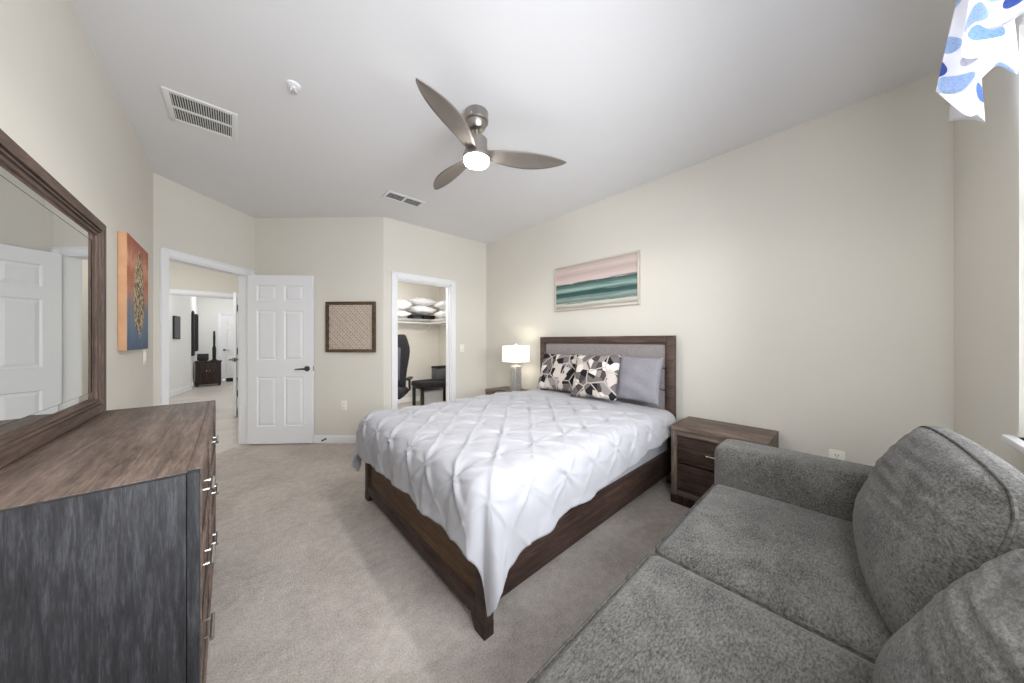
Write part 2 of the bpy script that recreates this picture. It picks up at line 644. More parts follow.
def dup(root, loc=None, rz=None, label=None):
    def cp(o, par):
        c = o.copy()
        COL.objects.link(c)
        if par is not None:
            c.parent = par
        for ch in kids(o):
            cp(ch, c)
        return c
    r = cp(root, None)
    if loc is not None: r.location = loc
    if rz is not None: r.rotation_euler = (0, 0, rz)
    if label: r['label'] = label
    return r


def kids(o):
    return [c for c in bpy.data.objects if c.parent is o]


def struct(o, label, cat):
    return tag(o, label, cat, kind='structure')


# ------------------------------------------------------------------ room shell
CEIL = 2.74
XL, XR = -0.53, 2.905          # mirror wall, headboard wall
YW, YC = -0.387, 3.785         # window wall, closet wall
S2 = math.sqrt(0.5)
A = Vector((XL, 4.17)); B = Vector((0.19, 4.89)); C = Vector((1.342, 3.785))


def frame2(p0, p1, out):
    """matrix whose local x runs p0->p1 along the wall, local y points out of the room"""
    d = (p1 - p0).normalized()
    n = Vector((-d.y, d.x)) * out
    return Matrix(((d.x, n.x, 0, p0.x), (d.y, n.y, 0, p0.y), (0, 0, 1, 0), (0, 0, 0, 1)))


def wall(name, p0, p1, out, label, openings=(), z1=CEIL, th=0.12, mat='wall', ext=(0, 0)):
    p0, p1 = Vector(p0), Vector(p1)
    L = (p1 - p0).length
    m = frame2(p0, p1, out)
    mb = MB()
    s = -ext[0]
    E_ = L + ext[1]
    for (a, b, lo, hi) in sorted(openings):
        mb.box(s, a, 0, th, 0, z1, mat=m)
        if lo > 0: mb.box(a, b, 0, th, 0, lo, mat=m)
        if hi < z1: mb.box(a, b, 0, th, hi, z1, mat=m)
        s = b
    mb.box(s, E_, 0, th, 0, z1, mat=m)
    o = mb.build(name, mat, smooth=False)
    struct(o, label, 'wall')
    return m


DH = 2.03
E0, E1 = 0.105, 0.948      # bedroom door opening along the diagonal wall
K0, K1 = 1.497 - C.x, 2.282 - C.x   # closet opening
WX0, WX1, WZ0, WZ1 = -0.12, 1.955, 0.915, 2.30  # unseen left part of the window widened to brighten the headboard wall

wall('wall_left', (XL, YW), A, 1, 'beige left wall behind the dresser mirror', ext=(0.12, 0))
m_entry = wall('wall_entry', A, B, 1, 'beige diagonal wall around the bedroom doorway', [(E0, E1, 0, DH)])
m_diag = wall('wall_back', B, C, 1, 'beige back wall with the woven square panel', th=0.11)
m_clos = wall('wall_closet', C, (XR, YC), 1, 'beige wall around the closet doorway', [(K0, K1, 0, DH)], ext=(0, 0.12))
wall('wall_right', (XR, YC), (XR, YW), 1, 'beige wall behind the headboard and the seascape')
m_win = wall('wall_window', (XR, YW), (XL, YW), 1, 'beige wall beside the bright window', [(XR - WX1, XR - WX0, WZ0, WZ1)], ext=(0.12, 0.12))

room = [(XL - .12, YW - .12), (XR + .12, YW - .12), (XR + .12, YC + .06), (C.x + .03, YC + .06), (B.x + 0.05, B.y + 0.05), (B.x - .04, B.y + .04), (A.x - .06, A.y + .06), (XL - .12, 4.17)]
o = MB().prism(room, -0.12, 0.0).build('floor', 'carpet', smooth=False)
struct(o, 'beige cut pile carpet of the bedroom', 'floor')
o = MB().prism(room, CEIL, CEIL + 0.1).build('ceiling', 'ceiling', smooth=False)
struct(o, 'pale grey white flat ceiling of the bedroom', 'ceiling')

# ---- vestibule and far room beyond the bedroom door
VX0, VX1, VY = -1.5, 0.34, 7.5
hall_poly = [(-2.6, 13.3), (-2.6, 3.3), (-0.63, 3.3), (-0.62, 4.24), (B.x - .03, B.y + .03), (0.24, 4.95), (VX1 + .5, 4.95), (VX1 + .5, 13.3)]
hall_poly = list(reversed(hall_poly))
o = MB().prism(hall_poly, -0.12, -0.002).build('floor_hall', 'tile', smooth=False)
struct(o, 'pale plank tile floor seen through the bedroom doorway', 'floor')
o = MB().prism(hall_poly, CEIL, CEIL + 0.1).build('ceiling_hall', 'ceiling', smooth=False)
struct(o, 'white ceiling beyond the bedroom doorway', 'ceiling')
wall('wall_hall_right', (VX1, 4.96), (VX1, VY), -1, 'beige side wall of the hall outside the bedroom', mat='wall')
wall('wall_hall_left', (VX0, 3.4), (VX0, VY), 1, 'beige far side wall of the hall outside the bedroom', mat='wall')
HO0, HO1 = 0.45, 1.585          # second opening, measured from VX0
m_v = wall('wall_hall', (VX0, VY), (VX1, VY), 1, 'beige wall over the second doorway in the hall', [(HO0, HO1, 0, 2.03)], mat='wall')
wall('wall_far_left', (-1.06, 9.9), (-0.80, 11.1), 1, 'pale wall on the left beyond the second doorway', mat='hall_wall')
wall('wall_far_side', (-0.80, 11.1), (-0.80, 13.2), 1, 'white far wall carrying the dark framed mirrors', mat='hall_wall')
wall('wall_far_outer', (-2.4, 7.6), (-1.06, 9.9), 1, 'pale outer wall of the far room', mat='hall_wall')
m_far = wall('wall_far', (-0.80, 13.2), (0.84, 13.2), 1, 'white end wall with a doorway in the far room', [(0.50, 1.32, 0, 2.05)], mat='hall_wall')
wall('wall_far_right', (0.84, 7.62), (0.84, 13.2), -1, 'white right wall of the far room', mat='hall_wall')

# ---- closet
CL = [(1.30, YC + .12), (1.0, 4.25), (1.0, 6.0), (3.3, 6.0), (3.3, YC + .12)]
CH = 2.5
wall('wall_closet_left', (1.38, YC + .125), (1.0, 4.26), -1, 'beige short wall inside the closet door', z1=CH, th=0.06)
wall('wall_closet_side', (1.0, 4.26), (1.0, 6.0), 1, 'beige left wall inside the closet', z1=CH)
wall('wall_closet_back', (1.0, 6.0), (3.3, 6.0), 1, 'cream back wall inside the closet', z1=CH)
wall('wall_closet_right', (3.3, YC + .1), (3.3, 6.0), -1, 'cream right wall inside the closet', z1=CH)
wall('wall_closet_front', (XR, YC + .12), (3.3, YC + .12), -1, 'beige return wall inside the closet', z1=CH, th=0.1, ext=(-0.12, 0))
o = MB().prism([(1.0, 4.3), (1.42, YC + .06), (3.3, YC + .06), (3.3, 6.0), (1.0, 6.0)], -0.12, -0.001).build('floor_closet', 'carpet', smooth=False)
struct(o, 'beige carpet inside the closet', 'floor')
o = MB().prism([(0.95, 4.32), (1.42, YC + .115), (3.4, YC + .115), (3.4, 6.1), (0.95, 6.1)], CH, CH + .08).build('ceiling_closet', 'ceiling', smooth=False)
struct(o, 'white ceiling inside the closet', 'ceiling')


def casing(name, m, a, b, h, label, wdt=0.062, th=0.017, room_side=True, jamb=0.12, stop=True):
    mb = MB()
    y0, y1 = (-th, 0.0)
    for (x0, x1, z0, z1) in ((a - wdt, a + 0.004, 0, h + wdt), (b - 0.004, b + wdt, 0, h + wdt), (a + 0.004, b - 0.004, h - 0.004, h + wdt)):
        mb.box(x0, x1, y0, y1, z0, z1, 0.004, 2, mat=m)
        # raised outer bead of the moulding
    mb.box(a - wdt, a - wdt + .016, y0 - .006, y0 + .003, 0, h + wdt, 0.003, mat=m)
    mb.box(b + wdt - .016, b + wdt, y0 - .006, y0 + .003, 0, h + wdt, 0.003, mat=m)
    mb.box(a - wdt, b + wdt, y0 - .006, y0 + .003, h + wdt - .016, h + wdt, 0.003, mat=m)
    # jamb lining
    mb.box(a, a + 0.018, 0, jamb, 0, h, mat=m)
    mb.box(b - 0.018, b, 0, jamb, 0, h, mat=m)
    mb.box(a, b, 0, jamb, h - 0.018, h, mat=m)
    if stop:
        mb.box(a + .018, a + 0.03, .045, .085, 0, h - .018, mat=m)
        mb.box(b - 0.03, b - .018, .045, .085, 0, h - .018, mat=m)
        mb.box(a + .03, b - .03, .045, .085, h - 0.03, h - .018, mat=m)
    # casing on the far side
    for (x0, x1, z0, z1) in ((a - wdt, a + 0.004, 0, h + wdt), (b - 0.004, b + wdt, 0, h + wdt), (a + 0.004, b - 0.004, h - 0.004, h + wdt)):
        mb.box(x0, x1, jamb, jamb + th, z0, z1, 0.004, 2, mat=m)
    o = mb.build(name, 'trim', smooth=True)
    struct(o, label, 'door casing')
    return o


casing('trim_1', m_entry, E0, E1, DH, 'white casing of the bedroom doorway in the diagonal wall', wdt=.058, stop=False)
casing('trim_2', m_clos, K0, K1, DH, 'white casing of the closet doorway')
casing('trim_3', m_v, HO0, HO1, 2.03, 'white casing of the second doorway down the hall')
casing('trim_4', m_far, 0.50, 1.32, 2.05, 'white casing of the doorway at the end of the far room')


def baseboard(name, m, a, b, label, h=0.09, th=0.014, side=-1):
    mb = MB()
    y0, y1 = (-th, 0) if side < 0 else (0, th)
    mb.box(a, b, y0, y1, 0, h - .012, mat=m)
    mb.box(a, b, y0 * 0.6, y1 * 0.6, h - .012, h, mat=m)
    o = mb.build(name, 'trim', smooth=False)
    struct(o, label, 'baseboard')


def runof(p0, p1, out):
    return frame2(Vector(p0), Vector(p1), out), (Vector(p1) - Vector(p0)).length


baseboard('baseboard_back', m_diag, 0.02, (C - B).length, 'white baseboard under the woven panel')
baseboard('baseboard_closet', m_clos, 0.0, K0 - .063, 'short white baseboard left of the closet doorway')
baseboard('baseboard_closet_right', m_clos, K1 + .063, XR - C.x, 'white baseboard right of the closet doorway')
m_, L_ = runof((XR, YC), (XR, YW), 1)
baseboard('baseboard_right', m_, 0.015, L_, 'white baseboard along the headboard wall')
m_, L_ = runof((XL, YW), A, 1)
baseboard('baseboard_left', m_, 0.0, L_, 'white baseboard along the mirror wall')
baseboard('baseboard_window', m_win, 0.015, XR - XL - .02, 'white baseboard under the window')
baseboard('baseboard_entry', m_entry, 0.0, E0 - .063, 'white baseboard left of the bedroom doorway')
m_, L_ = runof((-1.06, 9.9), (-0.80, 11.1), 1)
baseboard('baseboard_far_left', m_, 0.0, L_ + .01, 'white baseboard along the far left wall', h=.13)
m_, L_ = runof((-0.80, 11.1), (-0.80, 13.2), 1)
baseboard('baseboard_far_side', m_, 0.0, L_, 'white baseboard under the dark framed mirrors', h=.13)
m_, L_ = runof((1.0, 6.0), (3.3, 6.0), 1)
baseboard('baseboard_closet_back', m_, 0.0, L_, 'white baseboard at the back of the closet')

# ------------------------------------------------------------------ window, sill, valance
o = MB()
fr = 0.045
o.box(WX0, WX0 + fr, YW - .10, YW - .055, WZ0, WZ1)
o.box(WX1 - fr, WX1, YW - .10, YW - .055, WZ0, WZ1)
o.box(WX0 + fr, WX1 - fr, YW - .10, YW - .055, WZ0, WZ0 + fr)
o.box(WX0 + fr, WX1 - fr, YW - .10, YW - .055, WZ1 - fr, WZ1)
o.box(WX0 + fr, WX1 - fr, YW - .105, YW - .06, 1.66, 1.72)
win = o.build('window_1', 'trim', smooth=False)
struct(win, 'bright white framed window beside the sofa', 'window')
MB().box(WX0 + fr, WX1 - fr, YW - .085, YW - .08, WZ0 + fr, WZ1 - fr).build('window_pane', 'pane', win, smooth=False)
MB().box((WX0 + WX1) / 2 - .03, (WX0 + WX1) / 2 + .03, YW - .06, YW - .045, 1.67, 1.70, .004).build('window_lock', 'plastic', win)
o = MB().box(WX0 - .0, WX1, YW - .055, YW, WZ0 - .02, WZ0).box(WX0 - .03, WX1 + .03, YW, YW + .028, WZ0 - .024, WZ0, 0.005)
sill = o.build('window_sill', 'trim')
struct(sill, 'white sill jutting from the wall under the window', 'window sill')


def valance():
    root = empty('valance', 'white curtain valance with blue leaf print hanging over the window', 'curtain', (1.18, YW + .09, 2.44))
    ox, oy, oz = root.location
    x0, x1 = -0.25, 2.06
    n, k = 300, 26
    tot = 3.37

    def path(t):
        # gathers of the cloth, seen from above, ending in a return to the wall
        x = x0 + (x1 - x0) * t
        ph = 2 * PI * (t * 7.8 - 1.8 + 0.05 * math.sin(9 * t))
        y = YW + .115 + 0.0 * t
        return x, y, ph

    mb = MB()
    uvs = []

    def fn(u, v):
        x, y, ph = path(u)
        z = 2.46 - v * 0.40
        amp = 0.012 + 0.043 * v ** 0.8
        x = 1.1 + (x - 1.1) * (0.9 + 0.1 * v)
        yy = y + amp * math.sin(ph) + 0.012 * v * math.sin(2.3 * ph + 1)
        xx = x + 0.022 * v * math.sin(2 * ph + 0.6)
        z += v * (0.035 * math.sin(ph + 0.4) + 0.02 * math.sin(2.7 * ph))
        uvs.append((u * tot, v * 0.42))
        return (xx - ox, yy - oy, z - oz)
    mb.grid(fn, n, k)
    ob = mb.build('cloth', 'valance', root)
    uvl = ob.data.uv_layers.new(name='UVMap')
    for lp in ob.data.loops:
        uvl.data[lp.index].uv = uvs[lp.vertex_index]
    so = ob.modifiers.new('thickness', 'SOLIDIFY')
    so.thickness = 0.0025
    MB().tube([(x0 - .03 - ox, YW + .09 - oy, 2.47 - oz), (x1 + .03 - ox, YW + .09 - oy, 2.47 - oz)], 0.011, 12).build('curtain_rod', 'trim', root)
    for xx in (x0 - .01, x1 + .01):
        MB().box(xx - .008 - ox, xx + .008 - ox, YW - oy, YW + .095 - oy, 2.455 - oz, 2.485 - oz, .003).build('rod_bracket', 'trim', root)


valance()


# ------------------------------------------------------------------ doors
def panel_leaf(mb, W, H, T, mat=None, y0=0.0):
    """six panel leaf: x 0..W from the hinge, y y0..y0+T, z .012..H"""
    st, mid = 0.105, 0.09
    zs = [0.012, 0.22, 0.81, 1.01, 1.60, 1.71, 1.90, H]
    pw = (W - 2 * st - mid) / 2
    cols = [(st, st + pw), (st + pw + mid, W - st)]
    for x0, x1 in ((0, st), (st + pw, st + pw + mid), (W - st, W)):
        mb.box(x0, x1, y0, y0 + T, zs[0], zs[-1], mat=mat)
    for c0, c1 in cols:
        for z0, z1 in ((zs[0], zs[1]), (zs[2], zs[3]), (zs[4], zs[5]), (zs[6], zs[7])):
            mb.box(c0, c1, y0, y0 + T, z0, z1, mat=mat)
        for z0, z1 in ((zs[1], zs[2]), (zs[3], zs[4]), (zs[5], zs[6])):
            mb.box(c0, c1, y0 + .012, y0 + T - .012, z0, z1, mat=mat)
            # raised field with sloping shoulders, both faces
            for sgn, yb, yt in ((1, y0 + T - .012, y0 + T - .002), (-1, y0 + .012, y0 + .002)):
                a, b_ = 0.012, 0.038
                vs = [(c0 + a, yb, z0 + a), (c1 - a, yb, z0 + a), (c1 - a, yb, z1 - a), (c0 + a, yb, z1 - a),
                      (c0 + b_, yt, z0 + b_), (c1 - b_, yt, z0 + b_), (c1 - b_, yt, z1 - b_), (c0 + b_, yt, z1 - b_)]
                mb.add(vs, [(4, 5, 6, 7), (0, 1, 5, 4), (1, 2, 6, 5), (2, 3, 7, 6), (3, 0, 4, 7), (0, 3, 2, 1)], mat)
                # sloping sticking round the opening
                e = 0.010
                ye = y0 + T if sgn > 0 else y0
                vs = [(c0, ye, z0), (c1, ye, z0), (c1, ye, z1), (c0, ye, z1),
                      (c0 + e, yb, z0 + e), (c1 - e, yb, z0 + e), (c1 - e, yb, z1 - e), (c0 + e, yb, z1 - e)]
                mb.add(vs, [(0, 1, 5, 4), (1, 2, 6, 5), (2, 3, 7, 6), (3, 0, 4, 7)], mat)


def lever(parent, x, z, y, sgn, mat='gunmetal', toward=-1):
    mb = MB()
    rot = Matrix.Translation((x, y, z)) @ Matrix.Rotation(R(-90) * sgn, 4, 'X')
    mb.lathe([(0.0, 0), (0.033, 0), (0.033, 0.006), (0.028, 0.010), (0.012, 0.012), (0.011, 0.05), (0, 0.05)], 24, mat=rot)
    yy = y + sgn * 0.048
    pts = [(x, yy, z), (x + toward * .03, yy + sgn * .003, z), (x + toward * .075, yy, z - .002), (x + toward * .115, yy - sgn * .006, z - .006)]
    mb.tube(pts, lambda t: 0.0105 - 0.003 * t, 12)
    return mb.build('door_handle', mat, parent)


def bedroom_door():
    hx = A + (B - A).normalized() * (E1 - 0.012)
    root = bpy.data.objects.new('door_1', None)
    COL.objects.link(root)
    root.location = (hx.x + 0.012, hx.y - 0.012, 0)
    root.rotation_euler = (0, 0, R(-38.8))
    struct(root, 'white six panel bedroom door standing open', 'door')
    mb = MB()
    panel_leaf(mb, 0.742, 2.02, 0.035, y0=-0.035)
    mb.build('door_leaf', 'door', root, smooth=False)
    lever(root, 0.742 - .06, 0.905, -0.035, -1)
    lever(root, 0.742 - .06, 0.905, 0.0, 1)
    MB().box(0.740, 0.7435, -.030, -.005, 0.875, 0.935).build('latch_plate', 'steel', root, smooth=False)
    for z in (0.2, 1.05, 1.83):
        mb = MB().tube([(0.0, 0.006, z - .045), (0.0, 0.006, z + .045)], 0.006, 10)
        mb.box(0.0, 0.03, -0.001, 0.002, z - .044, z + .044)
        mb.build('hinge', 'steel', root)


bedroom_door()


def hall_door():
    root = bpy.data.objects.new('door_2', None)
    COL.objects.link(root)
    root.location = (VX0 + HO1 - .04, VY - .02, 0)
    root.rotation_euler = (0, 0, R(-91.0))
    struct(root, 'white door standing open edge on in the second doorway', 'door')
    mb = MB()
    panel_leaf(mb, 0.80, 2.02, 0.035, y0=-0.035)
    mb.build('door_leaf', 'door', root, smooth=False)
    lever(root, 0.735, 0.93, -0.035, -1)
    lever(root, 0.735, 0.93, 0.0, 1)
    MB().box(0.798, 0.802, -.030, -.005, 0.90, 0.96).build('latch_plate', 'black', root, smooth=False)
    for z in (0.28, 1.05, 1.83):
        MB().box(-0.02, 0.03, -.002, 0.012, z - .06, z + .06, .002).build('hinge', 'black', root)


hall_door()

root = bpy.data.objects.new('door_3', None)
COL.objects.link(root)
root.location = (-0.80 + 1.297, 13.24, 0)
root.rotation_euler = (0, 0, R(180))
struct(root, 'white closed door at the end of the far room', 'door')
mb = MB()
panel_leaf(mb, 0.775, 2.025, 0.035)
mb.build('door_leaf', 'door', root, smooth=False)
lever(root, 0.71, 0.95, 0.035, 1)

# door stop on the baseboard
p = B + (C - B).normalized() * ((C - B).length * 0.56)
root = empty('door_stop', 'small metal spring door stop on the baseboard beside the open door', 'door stop', (p.x - .010, p.y - .010, 0.05), R(-135))
pts = [(0.004 + 0.052 * t / 60, 0.007 * math.cos(t * 0.9), 0.007 * math.sin(t * 0.9)) for t in range(61)]
MB().tube(pts, 0.0018, 6).build('spring', 'gunmetal', root)
MB().lathe([(0, 0), (0.009, 0), (0.01, .008), (0, .011)], 14, mat=Matrix.Translation((.056, 0, 0)) @ Matrix.Rotation(R(90), 4, 'Y')).build('rubber_tip', 'black', root)
MB().lathe([(0, -.001), (0.012, 0), (0.011, .005), (0, .006)], 14, mat=Matrix.Rotation(R(90), 4, 'Y')).build('mounting_plate', 'gunmetal', root)


# ------------------------------------------------------------------ wall plates
def plate(name, label, cat, loc, rz, outlet, group=None):
    """local x along the wall, local -y into the room"""
    root = empty(name, label, cat, loc, rz, group)
    MB().box(-.036, .036, -.006, 0.0, -.058, .058, .004).build('cover_plate', 'plastic', root)
    if outlet:
        for z in (-.025, .025):
            ob = MB().box(-.017, .017, -.010, -.004, z - .017, z + .017, .004).build('socket', 'plastic', root)
            mb = MB()
            for x in (-.007, .007):
                mb.box(x - .0015, x + .0015, -.0106, -.0095, z - .002, z + .009)
            mb.box(-.002, .002, -.0106, -.0095, z - .012, z - .008)
            mb.build('slots', 'ventdark', ob, smooth=False)
    else:
        MB().box(-.016, .016, -.011, -.004, -.034, .034, .003).build('rocker', 'plastic', root)
    return root


u = (C - B).normalized()
q = B + u * (1.115)
plate('wall_outlet', 'white electrical outlet low on the back wall below the woven panel', 'outlet', (q.x, q.y, 0.453), R(-45), True)
plate('wall_outlet', 'white electrical outlet low on the headboard wall behind the sofa arm', 'outlet', (XR, 0.05, 0.47), R(-90), True)
plate('light_switch', 'white light switch on the wall right of the closet doorway', 'switch', (2.46, YC, 1.13), 0, False)
plate('light_switch', 'white light switch below the orange and blue canvas', 'switch', (XL, 3.79, 1.11), R(90), False)


# ------------------------------------------------------------------ ceiling items
def ceiling_vent(label, x0, x1, y0, y1, rows, slats_along, n):
    cx, cy = (x0 + x1) / 2, (y0 + y1) / 2
    root = empty('ceiling_vent', label, 'vent', (cx, cy, CEIL))
    hx, hy = (x1 - x0) / 2, (y1 - y0) / 2
    b = 0.03
    mb = MB()
    mb.box(-hx, -hx + b, -hy, hy, -.009, 0, .003).box(hx - b, hx, -hy, hy, -.009, 0, .003)
    mb.box(-hx + b, hx - b, -hy, -hy + b, -.009, 0, .003).box(-hx + b, hx - b, hy - b, hy, -.009, 0, .003)
    if rows == 'y2':
        mb.box(-hx + b, hx - b, -.009, .009, -.008, 0)
    if rows == 'x2':
        mb.box(-.009, .009, -hy + b, hy - b, -.008, 0)
    mb.build('vent_frame', 'vent', root)
    MB().box(-hx + b, hx - b, -hy + b, hy - b, -.0015, -.0005).build('vent_back', 'ventdark', root, smooth=False)
    L0 = 2 * (hx - b) if slats_along == 'Y' else 2 * (hy - b)
    ang = R(24)
    for i in range(n):
        t = -L0 / 2 + L0 * (i + 0.5) / n
        wdt = L0 / n * 0.42
        mb = MB()
        if slats_along == 'Y':
            rot = Matrix.Translation((t, 0, -.005)) @ Matrix.Rotation(ang, 4, 'Y')
            mb.box(-wdt / 2, wdt / 2, -hy + b, hy - b, -.0007, .0007, mat=rot)
        else:
            rot = Matrix.Translation((0, t, -.005)) @ Matrix.Rotation(ang, 4, 'X')
            mb.box(-hx + b, hx - b, -wdt / 2, wdt / 2, -.0007, .0007, mat=rot)
        mb.build('slat', 'vent', root, smooth=False)
    return root


ceiling_vent('large white return air grille with two rows of slats on the ceiling', -0.318, 0.02, 2.72, 3.08, 'y2', 'Y', 24)
ceiling_vent('smaller white ceiling air register behind the fan near the closet', 1.135, 1.54, 3.08, 3.265, 'x2', 'X', 7)

root = empty('fire_sprinkler', 'small white fire sprinkler head on the ceiling near the large grille', 'sprinkler', (0.26, 2.19, CEIL))
MB().lathe([(0, 0), (0.036, 0), (0.034, -.008), (0.016, -.014), (0, -.014)], 24).build('escutcheon', 'trim', root)
mb = MB().lathe([(0, -.013), (.010, -.013), (.010, -.022), (0, -.022)], 16)
for sx in (-1, 1):
    mb.tube([(sx * .009, 0, -.02), (sx * .014, 0, -.032), (sx * .004, 0, -.046)], .0028, 8)
mb.build('sprinkler_frame', 'trim', root)
MB().lathe([(0, -.046), (.017, -.046), (.017, -.049), (0, -.049)], 20).build('deflector', 'steel', root)


def ceiling_fan():
    fx, fy = 1.184, 1.648
    root = empty('ceiling_fan', 'brushed nickel ceiling fan with three blades and a lit lamp', 'ceiling fan', (fx, fy, CEIL))
    MB().lathe([(0, 0), (.074, 0), (.077, -.004), (.077, -.062), (.072, -.068), (.066, -.07), (.06, -.095), (.045, -.112), (.02, -.118), (0, -.118)], 48).build('canopy', 'nickel', root)
    for k in range(4):
        a = k * PI / 2 + 0.5
        MB().lathe([(0, 0), (.006, 0), (.006, .004), (0, .006)], 12, mat=Matrix.Translation((.076 * math.cos(a), .076 * math.sin(a), -.05)) @ Matrix.Rotation(a, 4, 'Z') @ Matrix.Rotation(R(90), 4, 'Y')).build('screw', 'steel', root)
    MB().lathe([(0, -.09), (.012, -.09), (.012, -.19), (0, -.19)], 20).build('downrod', 'nickel', root)
    MB().lathe([(0, -.152), (.02, -.154), (.024, -.162), (.03, -.172), (.066, -.176), (.071, -.182), (.072, -.25), (.078, -.255), (.08, -.285), (0, -.285)], 48).build('motor_housing', 'nickel', root)
    MB().lathe([(.0, -.285), (.086, -.285), (.091, -.290), (.091, -.305), (.086, -.311), (0, -.311)], 48).build('light_ring', 'nickel', root)
    MB().lathe([(0, -.309), (.083, -.311), (.083, -.322), (.078, -.332), (.06, -.338), (0, -.340)], 48).build('light_lens', 'fanlight', root)

    # the lamp of the fan throws its light down and outwards
    sl = bpy.data.lights.new('fan_glow', 'SPOT')
    sl.energy = 30.0
    sl.spot_size = R(172)
    sl.spot_blend = 0.25
    sl.shadow_soft_size = 0.07
    sl.color = (1.0, 0.965, 0.92)
    so_ = bpy.data.objects.new('fan_glow', sl)
    so_.location = (fx, fy, CEIL - .352)
    COL.objects.link(so_)

    def blade(u, v):
        r = 0.045 + 0.572 * u
        # half widths either side of the blade's spine, giving a scimitar outline
        t = u
        wl = 0.036 + 0.043 * math.sin(PI * min(1, t ** 1.05)) ** 0.9
        taper = (1 - t ** 6.5) ** 0.55 if t < 1 else 0
        root_w = 1 - 0.15 * (1 - t)
        hw = wl * taper * root_w
        y = (v - 0.5) * 2 * hw + 0.022 * math.sin(PI * t) - 0.004
        tw = R(17 - 10 * t)
        z = -math.sin(tw) * (v - .5) * 2 * hw + 0.006 * (1 - (2 * v - 1) ** 2)
        return (r, y * math.cos(tw), z)
    ob = None
    for k in range(3):
        if ob is None:
            mb = MB().grid(blade, 40, 10)
            ob = mb.build('fan_blade', 'blade', root)
            so = ob.modifiers.new('thickness', 'SOLIDIFY')
            so.thickness = 0.006
            so.offset = 0
            o2 = ob
        else:
            o2 = ob.copy()
            COL.objects.link(o2)
            o2.parent = root
        o2.location = (0, 0, -.272)
        o2.rotation_euler = (0, 0, R(207.5 + 120 * k))


ceiling_fan()


# ------------------------------------------------------------------ pictures
def seascape():
    y0, y1, z0, z1 = 1.35, 2.39, 1.592, 2.112
    root = empty('seascape_painting', 'framed painting of a pink sky over teal waves above the headboard', 'painting', (XR, y0, z0))
    W, H = y1 - y0, z1 - z0
    mb = MB()
    t, d = 0.017, 0.034
    mb.box(-d, -.001, 0, t, 0, H, .002).box(-d, -.001, W - t, W, 0, H, .002).box(-d, -.001, t, W - t, 0, t, .002).box(-d, -.001, t, W - t, H - t, H, .002)
    mb.build('picture_frame', plain('champagne_frame', srgb(205, 198, 186), 0.4, 0.3, var=0.03), root)
    MB().box(-d + .010, -.004, t, W - t, t, H - t).build('painted_canvas', 'sea', root, smooth=False)


seascape()


def abstract_canvas():
    y0, y1, z0, z1 = 3.03, 3.66, 1.178, 1.918
    root = empty('canvas_painting', 'unframed canvas of a golden cluster on orange and blue, on the left wall', 'painting', (XL, y0, z0))
    W, H = y1 - y0, z1 - z0
    MB().box(.001, .038, 0, W, 0, H, .003).build('stretched_canvas', 'canvas_edge', root)
    MB().box(.0375, .0395, .001, W - .001, .001, H - .001).build('painted_face', 'abstract', root, smooth=False)


abstract_canvas()


def woven_panel():
    q = B + (C - B).normalized() * ((Vector((0.826, 4.249)) - B).length)
    root = empty('woven_wall_panel', 'square woven wall panel in a dark wood frame on the back wall', 'wall decor', (q.x, q.y, 1.10), R(-45))
    W = H = 0.61
    d = 0.035
    t = 0.035
    fm = wood('walnut_frame', srgb(52, 42, 32), srgb(84, 69, 52), srgb(104, 88, 66), 'X')
    mb = MB()
    mb.box(0, t, -d, -.001, 0, H, .003).box(W - t, W, -d, -.001, 0, H, .003).box(t, W - t, -d, -.001, 0, t, .003).box(t, W - t, -d, -.001, H - t, H, .003)
    mb.build('frame', fm, root)
    MB().box(t, W - t, -.012, -.002, t, H - t).build('backing', plain('panel_backing', srgb(150, 134, 120), 0.9, var=0.05), root, smooth=False)
    # plaited cane strips running both diagonals
    L0, L1 = t, W - t
    n = 13
    mb = MB()
    for dirn in (1, -1):
        for i in range(-n, n + 1):
            cx = (L0 + L1) / 2
            off = i * (L1 - L0) / n
            pts = []
            m = 90
            for k in range(m + 1):
                s = -0.5 + k / m
                x = s * (L1 - L0) * 1.0
                z = dirn * x + off
                if abs(z) <= (L1 - L0) / 2 + 1e-6:
                    y = -.0165 + 0.0035 * math.cos(PI * (x * 2 / ((L1 - L0) / n)) + (PI if dirn < 0 else 0) + i * PI)
                    pts.append((cx + x, y, (L0 + L1) / 2 + z))
            if len(pts) > 3:
                vs, fs = [], []
                ww = 0.0085
                dv = Vector((-dirn, 0, 1)).normalized() * ww
                for p in pts:
                    P_ = Vector(p)
                    for sg in (1, -1):
                        e = P_ + dv * sg
                        e.x = min(L1, max(L0, e.x)); e.z = min(L1, max(L0, e.z))
                        vs.append(e)
                    for sg in (1, -1):
                        e = P_ + dv * sg + Vector((0, .002, 0))
                        e.x = min(L1, max(L0, e.x)); e.z = min(L1, max(L0, e.z))
                        vs.append(e)
                for k in range(len(pts) - 1):
                    a, b_ = k * 4, k * 4 + 4
                    fs += [(a, a + 1, b_ + 1, b_), (a + 2, b_ + 2, b_ + 3, a + 3), (a, b_, b_ + 2, a + 2), (a + 1, a + 3, b_ + 3, b_ + 1)]
                mb.add(vs, fs)
    mb.build('woven_cane', plain('cane_strips', srgb(196, 182, 168), 0.8, var=0.08, vscale=25), root)


woven_panel()


# ------------------------------------------------------------------ dresser and mirror
def bar_handle(parent, y, z, x, length=0.11, mat='steel'):
    """bar pull along local y standing off +x"""
    mb = MB()
    mb.tube([(x + .021, y - length / 2, z), (x + .021, y + length / 2, z)], .0065, 10)
    for s in (-1, 1):
        mb.tube([(x - .001, y + s * length * .36, z), (x + .021, y + s * length * .36, z)], .0055, 8)
    return mb.build('drawer_handle', mat, parent)


DTOP = 0.885


